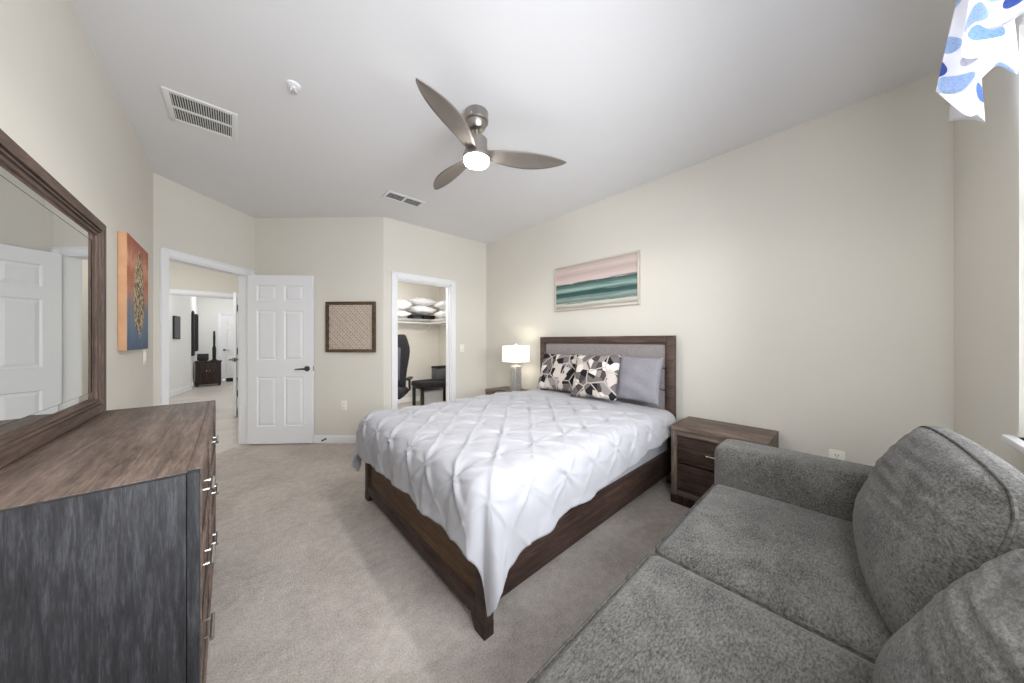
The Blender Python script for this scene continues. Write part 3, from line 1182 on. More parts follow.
def dresser():
    y0, L, D = 1.18, 1.37, 0.43
    root = empty('dresser', 'wide brown wood dresser with shade-darkened grey side below the mirror', 'dresser', (-0.498, y0, 0), R(0.5))
    # local: x 0 (back) .. D (front), y 0..L
    fx = D - .035
    top = MB()
    top.box(-.004, D - .025, .0225, L - .0225, DTOP - .028, DTOP, .0015)
    top.build('top', 'woodY', root)
    mb = MB().box(D - .0245, D, 0.0365, L - .0365, DTOP - .03, DTOP, .0015)
    mb.build('top_front_edge', 'woodY', root)
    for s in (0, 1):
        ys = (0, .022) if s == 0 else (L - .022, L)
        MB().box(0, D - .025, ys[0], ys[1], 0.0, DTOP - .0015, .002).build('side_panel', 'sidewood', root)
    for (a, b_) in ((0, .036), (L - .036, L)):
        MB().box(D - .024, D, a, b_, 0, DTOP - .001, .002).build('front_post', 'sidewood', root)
    MB().box(D - .034, D - .008, L / 2 - .018, L / 2 + .018, .08, DTOP - .03).build('center_stile', 'woodZ', root)
    MB().box(D - .034, D - .006, .036, L - .036, .03, .09).build('bottom_rail', 'woodY', root)
    MB().box(0.004, .014, .022, L - .022, .02, DTOP - .03).build('back_panel', 'espresso', root, smooth=False)
    MB().box(.014, D - .05, .022, L - .022, .06, .075).build('bottom_board', 'espresso', root, smooth=False)
    rows = [(.098, .338), (.352, .592), (.606, .85)]
    for c0, c1 in ((.04, L / 2 - .022), (L / 2 + .022, L - .04)):
        for z0, z1 in rows:
            dr = MB()
            dr.box(D - .03, D - .006, c0, c1, z0, z1, .003)
            # bevelled moulding standing round the drawer face
            t = .016
            for (a, b_, c, d) in ((c0, c1, z0, z0 + t), (c0, c1, z1 - t, z1), (c0, c0 + t, z0 + t, z1 - t), (c1 - t, c1, z0 + t, z1 - t)):
                dr.box(D - .006, D + .002, a, b_, c, d, .003)
            dr.box(.03, D - .03, c0 + .015, c1 - .015, z0 + .02, z1 - .04)
            ob = dr.build('drawer', 'woodY', root)
            bar_handle(ob, (c0 + c1) / 2, (z0 + z1) / 2, D - .006, 0.13)


dresser()


def dresser_mirror():
    root = empty('dresser_mirror', 'large rectangular mirror in a moulded brown wood frame on the dresser', 'mirror', (-0.504, 1.275, DTOP + .0005), R(0.3))
    # local y 0..W, z 0..H, thickness toward +x
    W, H = 1.26, 0.94
    prof = [(0.0, .006), (0.0, .030), (.006, .034), (.042, .032), (.044, .022), (.047, .022), (.049, .027), (.055, .026), (.057, .018), (.060, .018), (.062, .022), (.070, .019), (.074, .011), (.082, .0095), (.082, .006)]
    corners = [(0, 0, 1, 1), (W, 0, -1, 1), (W, H, -1, -1), (0, H, 1, -1)]
    vs, fs = [], []
    n = len(prof)
    for (cy, cz, sy, sz) in corners:
        for (a, x) in prof:
            vs.append((x, cy + sy * a, cz + sz * a))
    names = 'YZYZ'
    for e in range(4):
        f = (e + 1) % 4
        mb = MB()
        vv = vs[e * n:(e + 1) * n] + vs[f * n:(f + 1) * n]
        ff = [(k, (k + 1) % n, n + (k + 1) % n, n + k) for k in range(n)]
        ff += [tuple(range(n)), tuple(reversed(range(n, 2 * n)))]
        mb.add(vv, ff)
        mb.build('frame_rail' if names[e] == 'Y' else 'frame_stile', 'mirrorwood' + names[e], root, smooth=False)
    MB().box(.0065, .0090, .075, W - .075, .075, H - .075).build('mirror_glass', 'mirror', root, smooth=False)
    # the bevelled margin of the glass
    b0, b1 = .0805, .108
    vs = [(.0105 if False else .0093, b0, b0), (.0093, W - b0, b0), (.0093, W - b0, H - b0), (.0093, b0, H - b0),
          (.0101, b1, b1), (.0101, W - b1, b1), (.0101, W - b1, H - b1), (.0101, b1, H - b1)]
    MB().add(vs, [(0, 1, 5, 4), (1, 2, 6, 5), (2, 3, 7, 6), (3, 0, 4, 7)]).build('glass_bevel', 'mirror', root, smooth=False)
    MB().box(.0, .0055, .01, W - .01, .01, H - .01).build('mirror_back', 'espresso', root, smooth=False)


dresser_mirror()


# ------------------------------------------------------------------ nightstands
def nightstand(label, loc, flip=False):
    root = empty('nightstand', label, 'nightstand', loc, 0, 'nightstands')
    # local x 0 = front .. D back (toward headboard wall), y 0..W
    D, W, H = 0.39, 0.585, 0.595
    t = .04
    mb = MB()
    # thick mitred top with rolled front lip
    mb.box(-.006, D, 0, W, H - .04, H, .006)
    mb.build('top', 'woodY', root)
    for y in (0, W - t):
        MB().box(0, D, y, y + t, .06, H - .04, .004).build('side_panel', 'woodZ', root)
    MB().box(.004, .03, t, W - t, H - .075, H - .04, .003).build('top_rail', 'woodY', root)
    MB().box(.012, D - .01, t, W - t, .06, .10, .003).build('bottom_rail', 'woodY', root)
    MB().box(-.004, D, -.003, W + .003, .0, .062, .005).build('plinth', 'espresso', root)
    MB().box(D - .012, D - .004, t, W - t, .1, H - .045).build('back_panel', 'espresso', root, smooth=False)
    for z0, z1 in ((.105, .305), (.318, H - .08)):
        dr = MB().box(.016, .036, t + .004, W - t - .004, z0, z1, .003)
        e = .014
        for (a, b_, c, d) in ((t + .004, W - t - .004, z0, z0 + e), (t + .004, W - t - .004, z1 - e, z1), (t + .004, t + .004 + e, z0 + e, z1 - e), (W - t - .004 - e, W - t - .004, z0 + e, z1 - e)):
            dr.box(.009, .017, a, b_, c, d, .003)
        dr.box(.036, D - .03, t + .02, W - t - .02, z0 + .02, z1 - .03)
        ob = dr.build('drawer', 'bedwoodY', root)
        mb = MB()
        yc, zc = W / 2, (z0 + z1) / 2 + (.0)
        mb.tube([(-.010, yc - .055, zc), (-.010, yc + .055, zc)], .0055, 10)
        for s in (-1, 1):
            mb.tube([(.017, yc + s * .04, zc), (-.010, yc + s * .04, zc)], .0045, 8)
        if z0 > .2:
            mb.build('drawer_handle', 'nickel', ob)
    return root


ns = nightstand('brown two drawer nightstand between the bed and the sofa', (2.495, 0.335, 0))
dup(ns, (2.495, 2.685, 0), None, 'brown nightstand under the lamp on the far side of the bed')


def table_lamp():
    lx, ly, lz = 2.665, 2.855, 0.595
    root = empty('table_lamp', 'lit table lamp with square white shade on the far nightstand', 'lamp', (lx, ly, lz + .0005))
    MB().box(-.06, .06, -.06, .06, 0, .016, .003).build('lamp_base', 'steel', root)
    mb = MB().rbox((0, 0, .016 + .155), (.054, .054, .155), .012, 8)
    mb.build('lamp_body', 'lampglass', root)
    MB().lathe([(0, .325), (.022, .325), (.022, .335), (.010, .342), (.010, .37), (.016, .374), (.016, .41), (0, .41)], 20).build('lamp_neck', 'steel', root)
    h0, h1, s = .375, .58, .122
    mb = MB()
    th = .002
    for sx in (-1, 1):
        mb.box(sx * s - th, sx * s + th, -s, s, h0, h1)
        mb.box(-s, s, sx * s - th, sx * s + th, h0, h1)
    mb.build('lamp_shade', 'shade', root, smooth=False)
    for z in (h0, h1):
        tr = MB()
        for sx in (-1, 1):
            tr.box(sx * (s + .0015) - .003, sx * (s + .0015) + .003, -s - .004, s + .004, z - .004, z + .004)
            tr.box(-s - .004, s + .004, sx * (s + .0015) - .003, sx * (s + .0015) + .003, z - .004, z + .004)
        tr.build('shade_trim', 'white_sheet', root, smooth=False)
    mb = MB().tube([(-s, 0, h1 - .01), (s, 0, h1 - .01)], .002, 6).tube([(0, -s, h1 - .01), (0, s, h1 - .01)], .002, 6)
    mb.tube([(.0, .0, .40), (.03, .0, .45), (.03, .0, .53), (0, 0, h1 - .01)], .0018, 6)
    mb.build('shade_spider', 'steel', root)
    MB().lathe([(0, h1 - .012), (.006, h1 - .012), (.006, h1 + .006), (.011, h1 + .012), (.011, h1 + .026), (0, h1 + .032)], 16).build('finial', 'steel', root)
    mb = MB().lathe([(0, .41), (.013, .412), (.016, .43), (.029, .46), (.029, .48), (.018, .505), (0, .512)], 20)
    mb.build('light_bulb', emit('lamp_bulb_glow', (1, .9, .76, 1), 20), root)
    bulb('lamp_glow', (lx, ly, lz + .47), 3.2, 0.04, (1.0, 0.95, 0.88))


table_lamp()

root = empty('remote_control', 'small flat dark item lying in front of the lamp on the far nightstand', 'remote control', (2.53, 3.0, 0.5955), R(20))
MB().box(-.02, .02, -.07, .07, 0, .014, .004).build('casing', 'gunmetal', root)
mb = MB()
for i in range(5):
    for j in (-1, 0, 1):
        mb.lathe([(0, .0135), (.0035, .0135), (.003, .0155), (0, .016)], 8, cx=j * .011, cy=-.045 + i * .02)
mb.build('buttons', 'greycloth', root)


# ------------------------------------------------------------------ bed
BY0, BY1 = 1.01, 2.56
BX0, BX1 = 0.765, 2.86


def bed():
    root = empty('bed', 'dark brown wood bed with a padded grey headboard', 'bed', (BX0, BY0, 0))
    W = BY1 - BY0
    L = BX1 - BX0
    # headboard
    h = MB()
    hx0, hx1 = L - .062, L
    t = .06
    hb = MB().box(hx0, hx1, 0, t, 0, 1.285, .004).box(hx0, hx1, W - t, W, 0, 1.285, .004).box(hx0, hx1, t, W - t, 1.285 - t, 1.285, .004)
    hb.box(hx0, hx1, t, W - t, .25, .40, .003)
    # inner bead
    for (a, b_, c, d) in ((t, t + .016, .4, 1.225), (W - t - .016, W - t, .4, 1.225), (t + .016, W - t - .016, 1.209, 1.225)):
        hb.box(hx0 + .012, hx0 + .034, a, b_, c, d, .003)
    hbo = hb.build('headboard', 'headwood', root)
    zs = [.40, .585, .77, .955, 1.209]
    zs = [.40, .60, .80, .995, 1.209]
    for z0, z1 in zip(zs[:-1], zs[1:]):
        MB().rbox((hx0 + .034, W / 2, (z0 + z1) / 2), (.016, (W - 2 * t - .032) / 2, (z1 - z0) / 2 - .0008), .012, 12, puff=(.010, 0, 0)).build('upholstered_panel', 'headfabric', hbo)
    MB().box(hx0 + .03, hx1 - .006, t, W - t, .4, 1.225).build('panel_backing', 'darkgap', hbo, smooth=False)
    # side rails
    for y in (0, W - .03):
        r = MB().box(.03, hx0, y, y + .03, .125, .312, .004)
        r.build('side_rail', 'bedwoodX', root)
    for x in (.6, 1.3):
        MB().box(x, x + .09, .03, W - .03, .15, .185).build('slat', 'bedwoodY', root, smooth=False)
    # footboard with recessed panel
    f = MB()
    f.box(0, .05, 0, .07, .055, .40, .004).box(0, .05, W - .07, W, .055, .40, .004)
    f.box(0.0, .05, .07, W - .07, .055, .115, .004).box(0, .05, .07, W - .07, .35, .40, .004)
    # sloping moulding round the recess
    a, e = .07, .022
    z0, z1 = .115, .35
    vs = [(.004, a, z0), (.004, W - a, z0), (.004, W - a, z1), (.004, a, z1), (.019, a + e, z0 + .016), (.019, W - a - e, z0 + .016), (.019, W - a - e, z1 - .016), (.019, a + e, z1 - .016)]
    f.add(vs, [(0, 1, 5, 4), (1, 2, 6, 5), (2, 3, 7, 6), (3, 0, 4, 7)])
    fo = f.build('footboard', 'bedwoodY', root)
    MB().box(.020, .034, .07, W - .07, .115, .35).build('footboard_panel', 'footpanel', fo, smooth=False)
    for y in (0.0, W - .10):
        # bracket foot, its inner edge cut on a slope
        lg = MB()
        s = 1 if y == 0 else -1
        ya, yb, yc = (0, .10, .065) if s == 1 else (W, W - .10, W - .065)
        vs = [(0, ya, .056), (0, yb, .056), (0, yc, 0), (0, ya, 0), (.05, ya, .056), (.05, yb, .056), (.05, yc, 0), (.05, ya, 0)]
        lg.add(vs, [(0, 1, 2, 3), (7, 6, 5, 4), (0, 4, 5, 1), (1, 5, 6, 2), (2, 6, 7, 3), (3, 7, 4, 0)])
        lg.build('foot', 'bedwoodY', root, smooth=False)


bed()


def soft_block(name, label, cat, c, half, rad, mat, pipe=None):
    root = empty(name, label, cat, (c[0], c[1], c[2] - half[2]))
    MB().rbox((0, 0, half[2]), half, rad, 16).build('body', mat, root)
    if pipe:
        for z in (rad * .6, 2 * half[2] - rad * .6):
            pts = []
            hx, hy, r_ = half[0] + .001, half[1] + .001, rad + .02
            for (sx, sy, a0) in ((1, 1, 0), (-1, 1, 90), (-1, -1, 180), (1, -1, 270)):
                for k in range(7):
                    a = R(a0 + 15 * k)
                    pts.append((sx * (hx - rad) + rad * math.cos(a), sy * (hy - rad) + rad * math.sin(a), z))
            MB().tube(pts, .004, 8, closed=True).build('piping', pipe, root)
    return root


soft_block('box_spring', 'pale grey box spring set into the bed frame under the mattress', 'box spring', (1.808, 1.785, .305), (.985, .74, .118), .03, 'boxspring', 'boxspring')
soft_block('mattress', 'pale grey covered mattress under the white comforter', 'mattress', (1.808, 1.785, .525), (.985, .735, .100), .05, 'boxspring', 'boxspring')


def comforter():
    xh, xf = 2.70, 0.812
    yn, yf = 1.049, 2.512
    top = 0.655
    rr = 0.095
    sp = 0.25
    rn = random.Random(3)
    jit = {}

    def node(i, j):
        if (i, j) not in jit:
            jit[(i, j)] = (rn.uniform(-.018, .018), rn.uniform(-.018, .018), rn.uniform(0, 2 * PI), rn.uniform(.75, 1.25))
        return jit[(i, j)]

    def pleat(a, b):
        """height of the pinch pleats over the flat cloth, peaking in stars at the ties"""
        i0, j0 = round(a / sp), round(b / sp)
        h = 0.0
        rmin = 9
        for i in range(i0 - 1, i0 + 2):
            for j in range(j0 - 1, j0 + 2):
                ja, jb, ph, amp = node(i, j)
                dx, dy = a - i * sp - ja, b - j * sp - jb
                r = math.hypot(dx, dy)
                rmin = min(rmin, r)
                if r < 0.26:
                    th = math.atan2(dy, dx)
                    # four strong folds on the diagonals, lesser ones between
                    ray = abs(math.cos(2 * (th - PI / 4) + .12 * math.sin(ph + 7 * r))) ** 11
                    ray2 = abs(math.cos(3.5 * th + ph)) ** 9
                    fall = math.exp(-(r / .115) ** 2) * min(1, r / .012)
                    h += amp * fall * (0.014 * ray + 0.009 * ray2)
                    h += amp * 0.010 * math.exp(-(r / .012) ** 2)
        puff = 0.016 * (1 - math.exp(-(rmin / .075) ** 2))
        # the long folds that join the ties along the diagonals
        p1 = ((a + b + sp / 2) % sp - sp / 2) / 1.414
        p2 = ((a - b + sp / 2) % sp - sp / 2) / 1.414
        h += 0.0055 * (math.exp(-(p1 / .008) ** 2) + math.exp(-(p2 / .008) ** 2))
        return h + puff

    def lf(b):       # overhang at the foot, by position across the bed
        t = (b - yn) / (yf - yn)
        base = 0.312 + 0.008 * math.sin(9 * t) + 0.005 * math.sin(23 * t + 1)
        base += 0.075 * math.exp(-((t + .17) / .14) ** 2) + 0.13 * math.exp(-((t - 1.16) / .13) ** 2)
        return base

    LS = [(.55, .47), (.75, .41), (.95, .35), (1.22, .315), (1.77, .29), (2.36, .24), (2.75, .215)]

    def ls(a):       # overhang at the near side, by position along the bed
        a = max(LS[0][0], min(LS[-1][0], a))
        for (x0, v0), (x1, v1) in zip(LS[:-1], LS[1:]):
            if a <= x1:
                k = (a - x0) / (x1 - x0)
                return v0 + (v1 - v0) * k + .006 * math.sin(14 * a) + .003 * math.sin(37 * a)

    def pos(a, b):
        da = max(0.0, xf - a)
        db = (yn - b) if b < yn else ((b - yf) if b > yf else 0.0)
        sg = -1 if b < yn else 1
        D = math.hypot(da, db)
        if D > 0:
            D *= 1 - .10 * (2 * da * db / (D * D)) ** 2
        ax, ay = max(a, xf), min(max(b, yn), yf)
        cx_ = (ax - xf) / (xh - xf)
        cy_ = (ay - yn) / (yf - yn)
        crown = 0.022 * (max(0, 1 - (2 * cy_ - 1) ** 2)) ** .5 * min(1, cx_ * 6 + .15)
        crown *= 1 - .6 * max(0, min(1, (ax - 2.25) / .3))
        crown += 0.006 * math.sin(5 * ax + 1) * math.sin(4 * ay)
        z0 = top + crown
        if D < 1e-9:
            return Vector((ax, ay, z0))
        hyp = math.hypot(da, db)
        nx, ny = -da / hyp, sg * db / hyp
        q = rr * PI / 2 * 0.93
        if D < q:
            t = D / rr
            off, drop = rr * math.sin(t), rr * (1 - math.cos(t))
        else:
            t = q / rr
            e = D - q
            off, drop = rr * math.sin(t) + e * (0.16 - 0.1 * cx_), rr * (1 - math.cos(t)) + e * 0.985
        # soft hanging folds
        al = ax * 1.0 - ay * 1.0 + 0.0
        hang = max(0, (D - .08)) / .25
        ang = math.atan2(db, da)
        corner = (4 * da * db / (D * D)) if D > 0 else 0
        fold = 0.009 * math.sin(al * 2 * PI / .31 + 1.2) + 0.003 * math.sin(al * 2 * PI / .125)
        cf = corner * 0.010 * math.sin(ang * 6.0 + .4) * min(1.5, hang)
        off += hang * fold * (1 - 0.5 * corner) + cf
        return Vector((ax + nx * off, ay + ny * off, z0 - drop))

    NU, NV = 250, 240
    P = []
    for i in range(NU + 1):
        row = []
        for j in range(NV + 1):
            s, t = i / NU, j / NV
            # fixed point of the two overhang functions
            b = yn + (t - .5) * 0 + 0
            a_hi = xh
            b_guess = yn - .33 + t * (yf - yn + .66)
            a = xh - s * (xh - xf + lf(min(max(b_guess, yn - .2), yf + .2)))
            L_ = ls(max(a, xf - .25))
            b = yn - L_ + t * (yf - yn + L_ + .34)
            row.append((a, b))
        P.append(row)
    vs = []
    e = 0.004
    for row in P:
        for a, b in row:
            p = pos(a, b)
            pa, pb = pos(a + e, b), pos(a, b + e)
            n = (pa - p).cross(pb - p)
            n = n.normalized() if n.length > 1e-12 else Vector((0, 0, 1))
            k = 1.0
            # ease off where the cloth meets the pillows and at the hem
            h = pleat(a + .03, b + .075)
            da, db = max(0.0, xf - a), max(0.0, yn - b, b - yf)
            D2 = da * da + db * db
            h *= 1 - .75 * max(0, min(1, (a - 2.3) / .2))
            if D2 > 0:
                h *= 1 - .7 * max(0, min(1, (math.sqrt(D2) - .17) / .1))
                h *= 1 - .8 * min(1, math.sqrt(D2) / .16) * (4 * da * db / (D2 * 2))
            p = p + n * h * k
            vs.append(p)
    fs = []
    for i in range(NU):
        for j in range(NV):
            q = i * (NV + 1) + j
            fs.append((q, q + NV + 1, q + NV + 2, q + 1))
    root = empty('comforter', 'white pinch pleated comforter spread over the bed', 'comforter', (0.7, 1.78, top))
    mb = MB()
    mb.add([v - Vector(root.location) for v in vs], fs)
    ob = mb.build('cover', 'duvet', root, angle=80)
    so = ob.modifiers.new('thickness', 'SOLIDIFY')
    so.thickness = 0.016
    so.offset = -1 if True else 1
    return ob


comforter()


def cushion_mesh(W, H, T, n=36, pinch=0.06, seed=0, wr=0.006):
    """throw pillow standing in local x (width), z (height), bulging along y; corners pointed"""
    rn = random.Random(seed)
    ph = [rn.uniform(0, 6) for _ in range(6)]
    mb = MB()
    for sg in (1, -1):
        def fn(u, v):
            a, b = 2 * u - 1, 2 * v - 1
            ex = 1 - pinch * (1 - b * b) * 1.0
            ez = 1 - pinch * (1 - a * a) * 1.0
            # edges draw in at the middle of each side, corners stay out
            x = a * W / 2 * (1 - pinch * (1 - (b) ** 2) * abs(a) ** 3)
            z = b * H / 2 * (1 - pinch * (1 - (a) ** 2) * abs(b) ** 3)
            bulge = (max(0, 1 - a * a) * max(0, 1 - b * b)) ** 0.42
            y = sg * T / 2 * bulge
            y += wr * math.sin(5 * a + ph[0] + 3 * b) * bulge + wr * .7 * math.sin(9 * b + ph[1] - 4 * a) * bulge
            return (x, y, z + H / 2)
        mb.grid(fn, n, n, flip=(sg < 0))
    return mb


def weld(ob, d=0.0005):
    b = bmesh.new()
    b.from_mesh(ob.data)
    bmesh.ops.remove_doubles(b, verts=b.verts[:], dist=d)
    bmesh.ops.recalc_face_normals(b, faces=b.faces[:])
    b.to_mesh(ob.data)
    b.free()
    return ob


def throw_pillow(label, loc, W, H, T, lean, yaw, roll, mat, seed, group=None):
    """leaning back toward +x against the headboard; wide along world y"""
    root = empty('throw_pillow', label, 'pillow', loc, 0, group)
    mb = cushion_mesh(W, H, T, seed=seed)
    ob = weld(mb.build('cover', mat, root, angle=80))
    rot = Matrix.Rotation(R(90 + yaw), 4, 'Z') @ Matrix.Rotation(R(lean), 4, 'X') @ Matrix.Rotation(R(roll), 4, 'Y')
    # material coordinates stay in the pillow's own flat plane
    ob.rotation_euler = rot.to_euler()
    pts = []
    for k in range(4):
        pass
    return root, ob


def shard_uv(ob):
    """lay the print on the pillow's flat plane: swap local z into y so the 2D pattern reads it"""
    for v in ob.data.vertices:
        pass


# print reads object x,y: build the printed pillows lying flat, then stand them up
def printed_pillow(label, loc, W, H, T, lean, yaw, roll, mat, seed):
    root = empty('throw_pillow', label, 'pillow', loc)
    mb = cushion_mesh(W, H, T, seed=seed)
    mb.v = [(x + seed * .37, z + seed * .21, -y) for x, y, z in mb.v]
    ob = weld(mb.build('cover', mat, root, angle=80))
    rot = Matrix.Rotation(R(90 + yaw), 4, 'Z') @ Matrix.Rotation(R(lean), 4, 'X') @ Matrix.Rotation(R(roll), 4, 'Y') @ Matrix.Rotation(R(90), 4, 'X')
    ob.rotation_euler = rot.to_euler()
    ob.location = rot @ Vector((-seed * .37, -seed * .21, 0))
    return ob


printed_pillow('leftmost patterned throw pillow of grey and cream shards on the bed', (2.615, 2.17, .690), .50, .43, .15, 20, 6, 0, 'shards', 1)
printed_pillow('patterned shard throw pillow in the middle of the three pillows', (2.52, 1.64, .688), .48, .44, .15, 20, 4, 2, 'shards', 3)
printed_pillow('plain lavender grey throw pillow on the right of the patterned ones', (2.66, 1.285, .69), .42, .42, .13, 11, -2, -1, 'lavender', 2)


# ------------------------------------------------------------------ sofa
def sofa():
    x0, x1 = 0.02, 2.17
    yb, yf = -0.365, 0.50
    root = empty('sofa', 'charcoal grey chenille sofa with plump cushions below the window', 'sofa', (x0, yb, 0))
    T = Matrix.Translation((-x0, -yb, 0))
    ai = 1.945
    al = 0.20
    # base and back
    MB().rbox(((al + ai) / 2, (yb + yf - .04) / 2 + .0, .21), ((ai - al) / 2 - .001, (yf - .04 - yb) / 2, .125), .02, 8, mat=T).build('base', 'sofa', root)
    MB().rbox(((al + ai) / 2, yb + .07, .55), ((ai - al) / 2 - .001, .068, .26), .045, 10, mat=T).build('back_frame', 'sofa', root)
    # arms

    def arm_fn(p, q):
        return p
    MB().rbox(((ai + x1) / 2, (yb + yf) / 2, .365), ((x1 - ai) / 2 - .001, (yf - yb) / 2, .305), .042, 14, puff=(.006, .004, .006), mat=T).build('arm', 'sofa', root)
    MB().rbox(((x0 + al) / 2, (yb + yf) / 2 - .04, .345), ((al - x0) / 2 - .001, (yf - yb) / 2 - .04, .285), .05, 14, puff=(.006, .004, .006), mat=T).build('arm', 'sofa', root)
    for x in (x0 + .05, x1 - .09):
        for y in (yb + .05, yf - .12):
            MB().lathe([(0, 0), (.018, 0), (.028, .068), (0, .068)], 16, cx=x + .02 - x0, cy=y + .03 - yb).build('leg', 'black', root)
    # seat cushions
    seam = 1.143
    zc, hz = .405, .072

    def seat(xa, xb, seed):
        cx, hx = (xa + xb) / 2, (xb - xa) / 2 - .002
        y0, y1 = yb + .13, yf - .01
        mb = MB().rbox((cx, (y0 + y1) / 2, zc), (hx, (y1 - y0) / 2, hz), .04, 20, puff=(0, .012, .020), mat=T)
        ob = mb.build('seat_cushion', 'sofa', root)
        for z in (zc + hz - .012,):
            pts = []
            r_ = .04
            hy = (y1 - y0) / 2
            for (sx, sy, a0) in ((1, 1, 0), (-1, 1, 90), (-1, -1, 180), (1, -1, 270)):
                for k in range(7):
                    a = R(a0 + 15 * k)
                    px, py = sx * (hx - r_) + (r_ - .004) * math.cos(a), sy * (hy - r_) + (r_ - .004) * math.sin(a)
                    pts.append((cx + px, (y0 + y1) / 2 + py, z))
            # subdivide the straights so the welt follows the crown
            dense = []
            for k in range(len(pts)):
                p, q = Vector(pts[k]), Vector(pts[(k + 1) % len(pts)])
                m = max(1, int((q - p).length / .03))
                for i in range(m):
                    dense.append(p.lerp(q, i / m))
            MB().tube([T @ p for p in dense], .0038, 8, closed=True).build('piping', 'sofapipe', ob)

    seat(al + .01, seam, 1)
    seat(seam, ai - .002, 2)

    # back cushions: boxed, plump, tilted back
    def back(xa, xb, seed, dy=0.0, dz=0.0, tilt=15):
        W, H, G = xb - xa, 0.49, 0.06
        cx = (xa + xb) / 2
        M4 = T @ Matrix.Translation((cx, -0.112 + dy, .462 + dz)) @ Matrix.Rotation(R(3.5), 4, 'Z') @ Matrix.Rotation(R(tilt), 4, 'X')
        rn = random.Random(seed)
        ph = [rn.uniform(0, 6) for _ in range(5)]

        def outline(a, b):
            # square-ish outline with softened corners, slightly narrower on top
            ex = 9.0 if b > 0 else 6.0
            k = (abs(a) ** ex + abs(b) ** ex) ** (1 / ex)
            m = max(abs(a), abs(b))
            s = m / k if k > 1e-9 else 1
            x, z = a * s, b * s
            return x * W / 2 * (1 - .02 * max(0, z)), z * H / 2 + H / 2 - .02 * z * a * a * (z > 0)

        def front(u, v):
            a, b = 2 * u - 1, 2 * v - 1
            x, z = outline(a, b)
            bul = (max(0, 1 - abs(a) ** 2.6) * max(0, 1 - abs(b) ** 2.6)) ** 0.55
            low = 1.0 + .25 * (-b)
            y = G / 2 + 0.10 * bul * low
            wr = max(0, min(1, (b + .3) * 1.2))
            y += bul * (.002 * math.sin(9 * b + 3 * a + ph[0]) + wr * (.0024 * math.sin(30 * b - 5 * a * a + 3 * a + ph[1] + 1.5 * math.sin(3 * a)) + .002 * math.sin(47 * b + 4 * a + ph[2])))
            return (x, y, z)

        def rear(u, v):
            a, b = 2 * u - 1, 2 * v - 1
            x, z = outline(a, b)
            bul = (max(0, 1 - abs(a) ** 2.6) * max(0, 1 - abs(b) ** 2.6)) ** 0.55
            return (x, -G / 2 - 0.05 * bul, z)
        mb = MB()
        n = 60
        mb.grid(front, n, n, mat=M4)
        mb.grid(rear, n, n, mat=M4, flip=True)
        # gusset
        ring = [(i / n * 2 - 1, -1) for i in range(n)] + [(1, i / n * 2 - 1) for i in range(n)] + [(1 - i / n * 2, 1) for i in range(n)] + [(-1, 1 - i / n * 2) for i in range(n)]
        m = len(ring)
        vs, fs = [], []
        for (a, b) in ring:
            x, z = outline(a, b)
            for k in range(5):
                t = k / 4
                o_ = .016 * math.sin(PI * t)
                vs.append((x + math.copysign(o_, a) * (abs(a) > .98), G / 2 - G * t, z + math.copysign(o_, b) * (abs(b) > .98)))
        for i in range(m):
            j = (i + 1) % m
            for k in range(4):
                fs.append((i * 5 + k, j * 5 + k, j * 5 + k + 1, i * 5 + k + 1))
        mb.add(vs, fs, M4)
        ob = weld(mb.build('back_cushion', 'sofa', root, angle=80), .0008)
        for y in (G / 2, -G / 2):
            pts = [M4 @ Vector((outline(a, b)[0], y, outline(a, b)[1])) for a, b in ring]
            MB().tube(pts, .0042, 8, closed=True).build('piping', 'sofapipe', ob)

    back(seam - .035, ai - .004, 5)
    back(al + .01, seam - .075, 9, .006, -.012, 22)


sofa()


# ------------------------------------------------------------------ closet contents
SHZ = 1.66


def wire_shelf(label, loc, rz, L, nbr):
    root = empty('wire_shelf', label, 'shelf', loc, rz, 'wire closet shelves')
    mb = MB()
    for y in (0.0, .12, .24, .355):
        mb.tube([(0, y, 0), (L, y, 0)], .003, 6)
    mb.tube([(0, 0, -.028), (L, 0, -.028)], .003, 6)
    n = int(L / .026)
    for i in range(n + 1):
        x = L * i / n
        mb.tube([(x, .355, .003), (x, 0, .003), (x, -.002, -.028)], .0016, 4)
    mb.build('wire_deck', 'trim', root)
    MB().tube([(0, -.02, -.075), (L, -.02, -.075)], .009, 10).build('hanging_rod', 'trim', root)
    for x in nbr:
        mb = MB().tube([(x, 0.0, -.02), (x, .365, -.30)], .005, 8)
        mb.tube([(x, 0.0, -.028), (x, -.02, -.066)], .003, 6)
        mb.build('shelf_bracket', 'trim', root)


wire_shelf('white wire shelf along the closet back wall with hanging rail and pillows', (1.02, 5.63, SHZ), 0, 2.27, (.3, 1.18, 1.95))
wire_shelf('short white wire shelf along the right wall of the closet', (2.93, 5.60, SHZ), R(-90), .75, (.4,))


def bed_pillow(label, c, W, H, T, rz, tilt, seed, mat='white_sheet'):
    root = empty('bed_pillow', label, 'pillow', c, R(rz), 'spare pillows on the closet shelf')
    mb = cushion_mesh(W, H, T, n=24, pinch=.05, seed=seed, wr=.012)
    mb.v = [(x, z - H / 2, -y + T / 2) for x, y, z in mb.v]
    ob = weld(mb.build('cover', mat, root, angle=80))
    ob.rotation_euler = (R(tilt), 0, 0)


